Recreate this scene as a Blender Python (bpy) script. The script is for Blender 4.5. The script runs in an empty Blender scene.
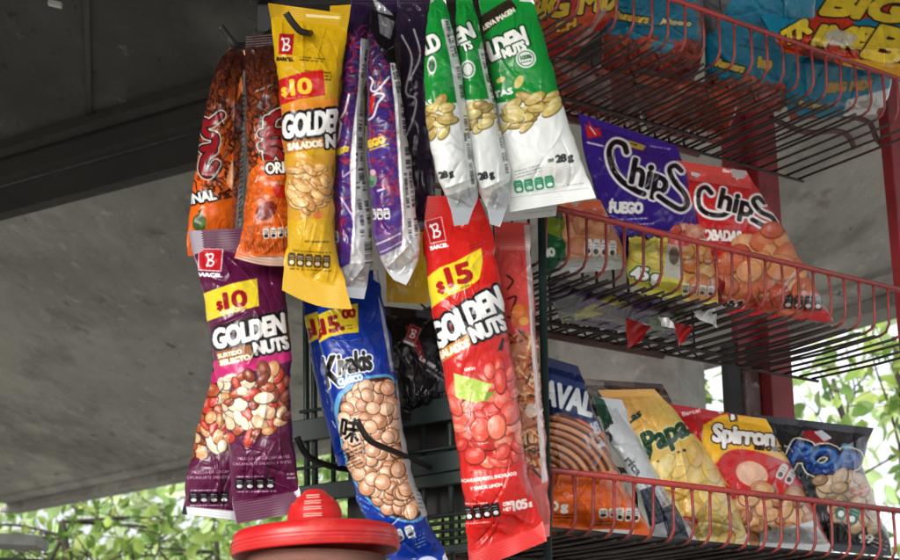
import bpy, math, random
import numpy as np

random.seed(7)
RNG = np.random.RandomState(11)
SC = bpy.context.scene
COL = SC.collection

# ------------------------------------------------------------------ camera
F = 1474.0                 # focal length in units of a 900-wide picture
PITCH = math.radians(16.8)
CAM = np.array([0.0, 0.0, 1.55])
RIGHT = np.array([1.0, 0, 0])
UP = np.array([0, -math.sin(PITCH), math.cos(PITCH)])
FWD = np.array([0, math.cos(PITCH), math.sin(PITCH)])
cd = bpy.data.cameras.new('camera')
cam = bpy.data.objects.new('camera', cd)
COL.objects.link(cam)
cam.location = CAM
cam.rotation_euler = (math.pi/2 + PITCH, 0, 0)
cd.sensor_fit = 'HORIZONTAL'
cd.angle = 2*math.atan(450/F)
cd.clip_start = 0.05
cd.clip_end = 2000
SC.camera = cam
cd.dof.use_dof = True; cd.dof.focus_distance = 1.5; cd.dof.aperture_fstop = 17

# ------------------------------------------------------------------ light
SUN_EL, SUN_AZ = math.radians(25), math.radians(214)   # azimuth from +Y, clockwise: behind the viewer
w = bpy.data.worlds.new('World'); SC.world = w; w.use_nodes = True
nt = w.node_tree; nt.nodes.clear()
sky = nt.nodes.new('ShaderNodeTexSky'); sky.sky_type = 'NISHITA'; sky.sun_disc = False
sky.sun_elevation = SUN_EL; sky.sun_rotation = SUN_AZ
sky.air_density = 1.0; sky.dust_density = 4.0; sky.ozone_density = 1.0
hs = nt.nodes.new('ShaderNodeHueSaturation'); hs.inputs['Saturation'].default_value = 0.22
bg = nt.nodes.new('ShaderNodeBackground'); bg.inputs['Strength'].default_value = 0.125
out = nt.nodes.new('ShaderNodeOutputWorld')
nt.links.new(sky.outputs[0], hs.inputs['Color']); nt.links.new(hs.outputs[0], bg.inputs[0]); nt.links.new(bg.outputs[0], out.inputs[0])
sd = bpy.data.lights.new('sun', 'SUN'); sd.energy = 0.5; sd.angle = math.radians(24); sd.color = (1, 0.965, 0.92)
sun = bpy.data.objects.new('sun', sd); COL.objects.link(sun)
sun.rotation_euler = (math.pi/2 - SUN_EL, 0, math.pi - SUN_AZ)   # light travels from the sun towards the scene
SC.view_settings.view_transform = 'Standard'
SC.view_settings.look = 'None'
SC.view_settings.gamma = 1.0
SC.view_settings.use_curve_mapping = False
SC.view_settings.exposure = 1.28

# ------------------------------------------------------------------ small maths
def ray(px, py):
    px = np.asarray(px, float); py = np.asarray(py, float)
    return ((px-450)/F)[..., None]*RIGHT + ((280-py)/F)[..., None]*UP + FWD

def P(px, py, d):                      # point at depth d along the optical axis
    return CAM + ray(px, py)*d

def on_plane(px, py, pl):              # pl = (x0,y0,z0,k,m): y = y0 + k(x-x0) + m(z-z0)
    x0, y0, z0, k, m = pl
    r = ray(px, py)
    # CAM + t r : ty = y0 + k(tx-x0)+m(1.55+tz-z0)
    t = (y0 - k*x0 + m*(CAM[2]-z0)) / (r[..., 1] - k*r[..., 0] - m*r[..., 2])
    return CAM + r*t[..., None]

def on_z(px, py, z):
    r = ray(px, py); t = (z-CAM[2])/r[..., 2]
    return CAM + r*np.asarray(t)[..., None]

def lin(c):
    c = np.asarray(c, float)/255.0
    return np.where(c <= 0.04045, c/12.92, ((c+0.055)/1.055)**2.4)

def vnoise(x, y, seed):                # smooth value noise in -1..1
    r = np.random.RandomState(seed); T = r.uniform(-1, 1, (64, 64))
    xi = np.floor(x).astype(int); yi = np.floor(y).astype(int)
    fx = x-xi; fy = y-yi; fx = fx*fx*(3-2*fx); fy = fy*fy*(3-2*fy)
    a = T[yi % 64, xi % 64]; b = T[yi % 64, (xi+1) % 64]; c = T[(yi+1) % 64, xi % 64]; d = T[(yi+1) % 64, (xi+1) % 64]
    return (a*(1-fx)+b*fx)*(1-fy) + (c*(1-fx)+d*fx)*fy

def sstep(a, b, x):
    t = np.clip((x-a)/(b-a), 0, 1); return t*t*(3-2*t)

# ------------------------------------------------------------------ object helpers
def empty(name, loc, label=None, cat=None, group=None):
    o = bpy.data.objects.new(name, None); o.empty_display_size = 0.05
    o.location = loc; COL.objects.link(o); tag(o, label, cat, group); return o

def tag(o, label=None, cat=None, group=None, kind=None):
    if label: o['label'] = label
    if cat: o['category'] = cat
    if group: o['group'] = group
    if kind: o['kind'] = kind
    return o

def mesh_np(name, V, Fq, mat, parent=None, origin=(0, 0, 0), smooth=True, cols=None):
    V = np.asarray(V, np.float32)-np.asarray(origin, np.float32)
    me = bpy.data.meshes.new(name)
    if isinstance(Fq, np.ndarray):
        n, k = Fq.shape
        me.vertices.add(len(V)); me.vertices.foreach_set('co', V.ravel())
        me.loops.add(n*k); me.loops.foreach_set('vertex_index', Fq.astype(np.int32).ravel())
        me.polygons.add(n); me.polygons.foreach_set('loop_start', np.arange(n, dtype=np.int32)*k)
        me.update(calc_edges=True)
    else:
        me.from_pydata(V.tolist(), [], Fq)
    me.polygons.foreach_set('use_smooth', np.full(len(me.polygons), smooth))
    if cols is not None:
        at = me.color_attributes.new('Col', 'FLOAT_COLOR', 'POINT')
        at.data.foreach_set('color', np.asarray(cols, np.float32).ravel())
    me.update()
    me.materials.append(mat)
    o = bpy.data.objects.new(name, me); COL.objects.link(o)
    if parent is not None:
        o.parent = parent
    else:
        o.location = origin
    return o

class MB:
    """collects tubes, boxes and plates that make up ONE part"""
    def __init__(s): s.V = []; s.F = []
    def add(s, V, Fc):
        b = len(s.V); s.V += [tuple(map(float, v)) for v in V]; s.F += [tuple(i+b for i in f) for f in Fc]
    def tube(s, pts, r, n=8, cap=True):
        pts = [np.array(p, float) for p in pts]; rs = r if isinstance(r, (list, tuple)) else [r]*len(pts)
        V = []; prev = None
        for i, p in enumerate(pts):
            t = pts[min(i+1, len(pts)-1)]-pts[max(i-1, 0)]; t /= (np.linalg.norm(t)+1e-9)
            if prev is None:
                a = np.array([0, 0, 1.0]) if abs(t[2]) < .9 else np.array([1.0, 0, 0])
                u = np.cross(t, a)
            else:
                u = prev-t*np.dot(prev, t)
            u /= np.linalg.norm(u); prev = u; v = np.cross(t, u)
            for k in range(n):
                a = 2*math.pi*k/n; V.append(p+rs[i]*(math.cos(a)*u+math.sin(a)*v))
        Fc = []
        for i in range(len(pts)-1):
            for k in range(n):
                Fc.append((i*n+k, i*n+(k+1) % n, (i+1)*n+(k+1) % n, (i+1)*n+k))
        if cap: Fc.append(tuple(range(n))[::-1]); Fc.append(tuple((len(pts)-1)*n+k for k in range(n)))
        s.add(V, Fc)
    def bar(s, a, b, wv, hv):            # box beam from a to b with half-vectors wv, hv
        a, b, wv, hv = [np.array(q, float) for q in (a, b, wv, hv)]
        V = [p+i*wv+j*hv for p in (a, b) for i, j in ((-1, -1), (1, -1), (1, 1), (-1, 1))]
        s.add(V, [(0, 3, 2, 1), (4, 5, 6, 7), (0, 1, 5, 4), (1, 2, 6, 5), (2, 3, 7, 6), (3, 0, 4, 7)])
    def lathe(s, c, prof, n=64):
        V = []; m = len(prof)
        for k in range(n):
            a = 2*math.pi*k/n
            for r, z in prof: V.append((c[0]+r*math.cos(a), c[1]+r*math.sin(a), c[2]+z))
        Fc = [(k*m+i, ((k+1) % n)*m+i, ((k+1) % n)*m+i+1, k*m+i+1) for k in range(n) for i in range(m-1)]
        s.add(V, Fc)
    def build(s, name, mat, parent=None, origin=(0, 0, 0), smooth=False, bevel=0):
        o = mesh_np(name, s.V, s.F, mat, parent, origin, smooth)
        if bevel:
            md = o.modifiers.new('bevel', 'BEVEL'); md.width = bevel; md.segments = 2; md.limit_method = 'ANGLE'
        return o

def smooth_path(pts, n=8):
    pts = [np.array(p, float) for p in pts]; q = [2*pts[0]-pts[1]]+pts+[2*pts[-1]-pts[-2]]; o = []
    for i in range(1, len(q)-2):
        for k in range(n):
            t = k/n; a, b, c, d = q[i-1:i+3]
            o.append(0.5*(2*b+(c-a)*t+(2*a-5*b+4*c-d)*t*t+(3*b-a-3*c+d)*t**3))
    return o+[pts[-1]]

# ------------------------------------------------------------------ materials
def pmat(name, col, rough=0.5, metal=0.0, noise=None, bump=None, coat=0.0, spec=0.5, stretch=None):
    """noise=(scale, second colour, low, high); bump=(scale, strength, distance)"""
    m = bpy.data.materials.new(name); m.use_nodes = True; N = m.node_tree.nodes; Lk = m.node_tree.links
    b = N['Principled BSDF']; b.inputs['Roughness'].default_value = rough; b.inputs['Metallic'].default_value = metal
    b.inputs['Base Color'].default_value = (*lin(col), 1); b.inputs['Coat Weight'].default_value = coat
    b.inputs['Specular IOR Level'].default_value = spec
    tc = N.new('ShaderNodeTexCoord')
    if stretch:
        mp = N.new('ShaderNodeMapping'); mp.inputs['Scale'].default_value = stretch; Lk.new(tc.outputs['Object'], mp.inputs[0]); vec = mp.outputs[0]
    else: vec = tc.outputs['Object']
    if noise:
        cur = None
        ns = noise if isinstance(noise, list) else [noise]
        for (sc, c2, lo, hi) in ns:
            t = N.new('ShaderNodeTexNoise'); t.inputs['Scale'].default_value = sc; t.inputs['Detail'].default_value = 8; t.inputs['Roughness'].default_value = .6
            Lk.new(vec, t.inputs['Vector'])
            r = N.new('ShaderNodeMapRange'); r.inputs[1].default_value = lo; r.inputs[2].default_value = hi
            Lk.new(t.outputs['Fac'], r.inputs[0])
            mx = N.new('ShaderNodeMix'); mx.data_type = 'RGBA'
            if cur is None: mx.inputs[6].default_value = (*lin(col), 1)
            else: Lk.new(cur, mx.inputs[6])
            mx.inputs[7].default_value = (*lin(c2), 1)
            Lk.new(r.outputs[0], mx.inputs[0]); cur = mx.outputs[2]
        Lk.new(cur, b.inputs['Base Color'])
    if bump:
        t = N.new('ShaderNodeTexNoise'); t.inputs['Scale'].default_value = bump[0]; t.inputs['Detail'].default_value = 9
        Lk.new(vec, t.inputs['Vector'])
        bp = N.new('ShaderNodeBump'); bp.inputs['Strength'].default_value = bump[1]; bp.inputs['Distance'].default_value = bump[2]
        Lk.new(t.outputs['Fac'], bp.inputs['Height']); Lk.new(bp.outputs[0], b.inputs['Normal'])
    return m

def film_mat():
    m = bpy.data.materials.new('printed_film'); m.use_nodes = True; N = m.node_tree.nodes; Lk = m.node_tree.links
    b = N['Principled BSDF']; a = N.new('ShaderNodeVertexColor'); a.layer_name = 'Col'
    Lk.new(a.outputs['Color'], b.inputs['Base Color']); Lk.new(a.outputs['Alpha'], b.inputs['Metallic'])
    b.inputs['Roughness'].default_value = 0.36; b.inputs['IOR'].default_value = 1.48
    b.inputs['Specular IOR Level'].default_value = 0.42
    tc = N.new('ShaderNodeTexCoord'); t = N.new('ShaderNodeTexNoise'); t.inputs['Scale'].default_value = 60; t.inputs['Detail'].default_value = 4
    Lk.new(tc.outputs['Object'], t.inputs['Vector'])
    r = N.new('ShaderNodeMapRange'); r.inputs[1].default_value = .3; r.inputs[2].default_value = .7; r.inputs[3].default_value = .16; r.inputs[4].default_value = .30
    Lk.new(t.outputs['Fac'], r.inputs[0]); Lk.new(r.outputs[0], b.inputs['Roughness'])
    return m
FILM = film_mat()
M_RED = pmat('red_wire', (156, 52, 50), .45, 0, [(30, (112, 50, 46), .45, .7), (160, (168, 96, 88), .6, .7), (240, (60, 36, 32), .62, .7)], (160, .4, .001))
M_REDPOST = pmat('red_paint_steel', (132, 30, 36), .45, 0, [(9, (98, 27, 30), .45, .7), (40, (60, 36, 30), .6, .72)], (60, .3, .002))
M_RUST = pmat('rusty_steel', (120, 104, 104), .8, 0, [(25, (84, 50, 46), .4, .6), (90, (150, 140, 140), .55, .65)], (50, .6, .004))
M_DKSTEEL = pmat('blackened_steel', (26, 26, 27), .5, 0, (50, (44, 38, 34), .5, .75))
M_GREEN = pmat('dark_green_steel', (26, 44, 40), .45, 0, (30, (38, 52, 48), .45, .75), (90, .2, .001))
M_BROWNWIRE = pmat('brown_wire', (92, 54, 50), .55, 0, (40, (60, 36, 32), .45, .7))
M_WIRE = pmat('worn_red_wire', (144, 54, 52), .5, 0, [(40, (76, 40, 38), .42, .68), (180, (150, 96, 90), .6, .7)], (160, .4, .001))
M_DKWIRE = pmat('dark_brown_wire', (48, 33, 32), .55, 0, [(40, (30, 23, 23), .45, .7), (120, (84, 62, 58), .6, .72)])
M_LID = pmat('red_plastic', (196, 32, 32), .36, 0, [(14, (172, 26, 28), .4, .7), (45, (206, 72, 66), .56, .72), (110, (150, 40, 36), .62, .7)], (120, .15, .0008))

# ------------------------------------------------------------------ printed artwork
class Art:
    """a sheet of printed film: colour, metal share and small relief; 1 unit is about 1 mm, 3 dots per unit"""
    S = 3
    def __init__(s, x0, y0, x1, y1, base, metal=0.0):
        s.x0, s.y0 = x0, y0; s.W = int((x1-x0)*s.S)+2; s.H = int((y1-y0)*s.S)+2
        s.rgb = np.empty((s.H, s.W, 3), np.float32); s.rgb[:] = np.asarray(base, float)
        s.met = np.full((s.H, s.W), metal, np.float32); s.hgt = np.zeros((s.H, s.W), np.float32)
    def _box(s, xa, ya, xb, yb):
        i0 = max(0, int((xa-s.x0)*s.S)-1); i1 = min(s.W, int((xb-s.x0)*s.S)+3)
        j0 = max(0, int((ya-s.y0)*s.S)-1); j1 = min(s.H, int((yb-s.y0)*s.S)+3)
        if i1 <= i0 or j1 <= j0: return None
        X = s.x0+(np.arange(i0, i1)+.5)/s.S; Y = s.y0+(np.arange(j0, j1)+.5)/s.S
        return (slice(j0, j1), slice(i0, i1)), X[None, :]+0*Y[:, None], Y[:, None]+0*X[None, :]
    def paint(s, sl, m, col, a=1.0, met=None):
        m = (m*a)[..., None]; s.rgb[sl] = s.rgb[sl]*(1-m)+np.asarray(col, float)*m
        if met is not None: s.met[sl] = s.met[sl]*(1-m[..., 0])+met*m[..., 0]
    def poly(s, pts, col, a=1.0, met=None, smooth=False):
        if smooth: 
            q = smooth_path([(*p, 0) for p in pts]+[(*pts[0], 0)], 6); pts = [(p[0], p[1]) for p in q]
        pts = np.asarray(pts, float); b = s._box(*pts.min(0), *pts.max(0))
        if b is None: return s
        sl, X, Y = b; ins = np.zeros(X.shape, bool)
        for i in range(len(pts)):
            (xa, ya), (xb, yb) = pts[i], pts[i-1]
            if ya == yb: continue
            c = ((ya > Y) != (yb > Y)) & (X < (xb-xa)*(Y-ya)/(yb-ya)+xa); ins ^= c
        s.paint(sl, ins.astype(np.float32), col, a, met); return s
    def ell(s, cx, cy, rx, ry, ang, col, a=1.0, met=None, dome=0, soft=0.0):
        R = max(rx, ry); b = s._box(cx-R, cy-R, cx+R, cy+R)
        if b is None: return s
        sl, X, Y = b; c, sn = math.cos(math.radians(ang)), math.sin(math.radians(ang))
        u = ((X-cx)*c+(Y-cy)*sn)/rx; v = (-(X-cx)*sn+(Y-cy)*c)/ry; d = u*u+v*v
        m = (d < 1).astype(np.float32) if not soft else np.clip((1-d)/soft, 0, 1).astype(np.float32)
        s.paint(sl, m, col, a, met)
        if dome: s.hgt[sl] = np.where(d < 1, dome*np.sqrt(np.clip(1-d, 0, 1)), s.hgt[sl])
        return s
    def line(s, pts, wd, col, a=1.0, met=None):
        pts = np.asarray(pts, float); r = wd/2
        for (xa, ya), (xb, yb) in zip(pts[:-1], pts[1:]):
            b = s._box(min(xa, xb)-r, min(ya, yb)-r, max(xa, xb)+r, max(ya, yb)+r)
            if b is None: continue
            sl, X, Y = b; dx, dy = xb-xa, yb-ya; L = dx*dx+dy*dy+1e-9
            t = np.clip(((X-xa)*dx+(Y-ya)*dy)/L, 0, 1); d = np.hypot(X-xa-t*dx, Y-ya-t*dy)
            s.paint(sl, np.clip((r-d)*s.S+.5, 0, 1).astype(np.float32), col, a, met)
        return s
    def grad(s, xa, ya, xb, yb, col, a0=0, a1=1):   # colour fades in along the vector a->b
        sl, X, Y = s._box(s.x0, s.y0, s.x0+s.W/s.S, s.y0+s.H/s.S)
        t = np.clip(((X-xa)*(xb-xa)+(Y-ya)*(yb-ya))/((xb-xa)**2+(yb-ya)**2), 0, 1)
        s.paint(sl, (a0+(a1-a0)*t).astype(np.float32), col); return s
    def text(s, body, cx, cy, h, ang=0, wd=None, col=(255, 255, 255), bold=0.0, lines=(), shear=0.0, a=1.0, skew=0.0):
        """cap height h, optional total width wd, ang counter-clockwise; lines = [(radius, colour)...] outermost first"""
        V, T = glyphs(body); x = V[:, 0]; y = V[:, 1]
        k = h/0.73; sx = k if wd is None else wd/(x.max()-x.min())
        X = (x-(x.max()+x.min())/2)*sx; Yv = (y-0.365)*k; X = X+Yv*shear; Yv = Yv+X*skew
        c, sn = math.cos(math.radians(ang)), math.sin(math.radians(ang))
        U = np.stack([cx+X*c-Yv*sn, cy-(X*sn+Yv*c)], 1)
        pad = max([bold]+[l[0] for l in lines])+1
        b = s._box(U[:, 0].min()-pad, U[:, 1].min()-pad, U[:, 0].max()+pad, U[:, 1].max()+pad)
        if b is None: return s
        sl, PX, PY = b; m = np.zeros(PX.shape, np.float32)
        ox, oy = PX[0, 0], PY[0, 0]
        for t in T:
            q = U[list(t)]
            i0 = max(0, int((q[:, 0].min()-ox)*s.S)-1); i1 = min(m.shape[1], int((q[:, 0].max()-ox)*s.S)+3)
            j0 = max(0, int((q[:, 1].min()-oy)*s.S)-1); j1 = min(m.shape[0], int((q[:, 1].max()-oy)*s.S)+3)
            if i1 <= i0 or j1 <= j0: continue
            gx = PX[j0:j1, i0:i1]; gy = PY[j0:j1, i0:i1]
            e = []
            for n in range(3):
                (xa, ya), (xb, yb) = q[n], q[(n+1) % 3]; e.append((xb-xa)*(gy-ya)-(yb-ya)*(gx-xa))
            ins = ((e[0] >= -1e-6) & (e[1] >= -1e-6) & (e[2] >= -1e-6)) | ((e[0] <= 1e-6) & (e[1] <= 1e-6) & (e[2] <= 1e-6))
            m[j0:j1, i0:i1] = np.maximum(m[j0:j1, i0:i1], ins)
        for r, lc in lines: s.paint(sl, dilate(m, r*s.S), lc, a)
        s.paint(sl, dilate(m, bold*s.S) if bold else m, col, a); return s
    def strokes(s, paths, wd, col, lines=(), n=6):      # hand-drawn script lettering
        for r, lc in lines:
            for p in paths: s.line([(q[0], q[1]) for q in smooth_path([(*k, 0) for k in p], n)], wd+2*r, lc)
        for p in paths: s.line([(q[0], q[1]) for q in smooth_path([(*k, 0) for k in p], n)], wd, col)
        return s
    def nuts(s, pts, n, size, cols, seed, asp=(.55, .85), dome=.9, edge=.55, hi=.35, ang=None):
        """printed picture of a heap of nuts inside a polygon"""
        r = np.random.RandomState(seed); pts = np.asarray(pts, float); lo, hi_ = pts.min(0), pts.max(0)
        def inside(x, y):
            k = False
            for i in range(len(pts)):
                (xa, ya), (xb, yb) = pts[i], pts[i-1]
                if (ya > y) != (yb > y) and x < (xb-xa)*(y-ya)/(yb-ya)+xa: k = not k
            return k
        L = []; tries = 0
        while len(L) < n and tries < n*60:
            tries += 1; x, y = r.uniform(lo[0], hi_[0]), r.uniform(lo[1], hi_[1])
            if not inside(x, y): continue
            sz = r.uniform(*size)
            if tries < n*40 and any((x-q[0])**2+(y-q[1])**2 < (0.62*(sz+q[2])*.8)**2 for q in L): continue
            L.append((x, y, sz))
        for x, y, sz in L:
            c = np.array(cols[r.randint(len(cols))], float); an = r.uniform(0, 180) if ang is None else ang+r.uniform(-40, 40); ra = r.uniform(*asp)
            s.ell(x, y, sz*1.1, sz*ra*1.14, an, c*edge, dome=dome)
            s.ell(x-.04*sz, y-.06*sz, sz, sz*ra, an, c, dome=dome)
            s.ell(x-.15*sz, y-.2*sz, sz*.62, sz*ra*.55, an, c+(255-c)*hi, .75, soft=.8)
            for q in range(3):
                ox, oy = r.uniform(-.5, .5, 2)*sz; s.line([(x+ox-sz*.2, y+oy*ra), (x+ox+sz*.15, y+oy*ra+r.uniform(-.2, .2)*sz)], .45, c*r.choice([.72, 1.12]), .5)
            if r.rand() < .4: s.line([(x-sz*.5, y+.1*sz), (x+sz*.4, y)], .5, c*.6, .6)
        return s
    def icons(s, cx, cy, n, wd, hg, gap, ang, bgc=(20, 20, 22), fg=(235, 235, 235)):
        c, sn = math.cos(math.radians(ang)), math.sin(math.radians(ang))
        def tr(u, v): return (cx+u*c+v*sn, cy-u*sn+v*c)
        for i in range(n):
            u = (i-(n-1)/2)*(wd+gap); a, b = wd/2, hg/2
            s.poly([tr(u-a*.7, -b), tr(u+a*.7, -b), tr(u+a, -b*.6), tr(u+a, b*.6), tr(u+a*.7, b), tr(u-a*.7, b), tr(u-a, b*.6), tr(u-a, -b*.6)], bgc)
            x, y = tr(u, b*.42); s.ell(x, y, a*.62, b*.32, -ang, fg)
            s.line([tr(u-a*.6, -b*.5), tr(u+a*.5, -b*.5)], .7, fg, .8); s.line([tr(u-a*.5, -b*.15), tr(u+a*.6, -b*.15)], .6, fg, .7)
        return s
    def smalltext(s, cx, cy, wd, rows, lead, ang, col, seed=1, h=1.6, a=.85):
        r = np.random.RandomState(seed); c, sn = math.cos(math.radians(ang)), math.sin(math.radians(ang))
        for j in range(rows):
            u = -wd/2; v = (j-(rows-1)/2)*lead
            while u < wd/2:
                l = r.uniform(1.0, 2.2)
                if r.rand() < .86: s.line([(cx+u*c+v*sn, cy-u*sn+v*c), (cx+u*c+(v-h*.5)*sn+.5, cy-u*sn+(v-h*.5)*c)], r.uniform(.7, 1.1), col, a)
                u += l*.75
        return s
    def logo(s, x, y, w_, h_, ang, col=(190, 30, 40), edge=None, name=(255, 255, 255), skew=.12):
        c, sn = math.cos(math.radians(ang)), math.sin(math.radians(ang))
        def tr(u, v): return (x+u*c+v*sn, y-u*sn+v*c)
        a, b = w_/2, h_/2
        if edge is not None: s.poly([tr(-a-1, -b-.6), tr(a+1.2, -b-1.4), tr(a+.8, b+1.2), tr(-a+.3, b+.9)], edge)
        s.poly([tr(-a, -b), tr(a, -b-.6), tr(a-.2, b), tr(-a+1, b-.2)], col)
        k = h_*.3
        s.strokes([[tr(-k*.55, -k*1.0), tr(-k*.25, 0), tr(-k*.4, k*1.05)], [tr(-k*.7, -k*.75), tr(k*.35, -k*.95), tr(k*.3, -k*.15), tr(-k*.2, 0), tr(k*.6, k*.3), tr(k*.3, k*.95), tr(-k*.45, k*.85)]], max(1.0, h_*.075), (250, 250, 250))
        q = tr(.5, b+h_*.22); s.text('BARCEL', q[0], q[1], h_*.17, ang, w_*1.12, name, bold=.35); return s
    def sample(s, X, Y):
        B = s.rgb
        x = np.clip((X-s.x0)*s.S-.5, 0, s.W-2); y = np.clip((Y-s.y0)*s.S-.5, 0, s.H-2)
        xi = x.astype(int); yi = y.astype(int); fx = (x-xi); fy = (y-yi)
        def g(A):
            ex = (slice(None),)*0
            if A.ndim == 3: FX, FY = fx[..., None], fy[..., None]
            else: FX, FY = fx, fy
            return (A[yi, xi]*(1-FX)+A[yi, xi+1]*FX)*(1-FY)+(A[yi+1, xi]*(1-FX)+A[yi+1, xi+1]*FX)*FY
        def soft(A):
            p = np.pad(A, ((1, 1), (1, 1))+((0, 0),)*(A.ndim-2), mode='edge')
            q = (p[:-2]+2*p[1:-1]+p[2:])/4; return (q[:, :-2]+2*q[:, 1:-1]+q[:, 2:])/4
        return g(soft(B)), g(soft(s.met)), g(soft(soft(soft(soft(s.hgt)))))

_G = {}
def glyphs(body):
    if body in _G: return _G[body]
    c = bpy.data.curves.new('lettering', 'FONT'); c.body = body; c.resolution_u = 3; c.space_character = .84 if body[:1].isdigit() else .96
    o = bpy.data.objects.new('lettering', c); COL.objects.link(o)
    dg = bpy.context.evaluated_depsgraph_get(); me = o.evaluated_get(dg).to_mesh(); me.calc_loop_triangles()
    V = np.array([v.co[:2] for v in me.vertices]).reshape(-1, 2); T = [tuple(t.vertices) for t in me.loop_triangles]
    o.evaluated_get(dg).to_mesh_clear(); bpy.data.objects.remove(o); bpy.data.curves.remove(c)
    _G[body] = (V, T); return V, T

def dilate(m, R):
    if R < .5: return m
    k = int(math.ceil(R)); H, W = m.shape; p = np.pad(m, k); o = m.copy(); seen = set()
    n = max(12, int(2*math.pi*R*1.2))
    for rr in (R, R*.55):
        for i in range(n):
            d = (int(round(rr*math.cos(2*math.pi*i/n))), int(round(rr*math.sin(2*math.pi*i/n))))
            if d in seen: continue
            seen.add(d); o = np.maximum(o, p[k+d[1]:k+d[1]+H, k+d[0]:k+d[0]+W])
    return o

# ------------------------------------------------------------------ the bag
def edge_curve(pts, n, sm=.05):
    pts = np.asarray(pts, float); d = np.r_[0, np.cumsum(np.hypot(*np.diff(pts, axis=0).T))]; d /= d[-1]
    t = np.linspace(0, 1, n); c = np.stack([np.interp(t, d, pts[:, 0]), np.interp(t, d, pts[:, 1])], 1)
    k = max(1, int(n*sm)); p = np.concatenate([2*c[0]-c[k:0:-1], c, 2*c[-1]-c[-2:-k-2:-1]])
    ker = np.hanning(2*k+3)[1:-1]; ker /= ker.sum()
    q = np.stack([np.convolve(p[:, i], ker, 'valid') for i in range(2)], 1)
    return q

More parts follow.
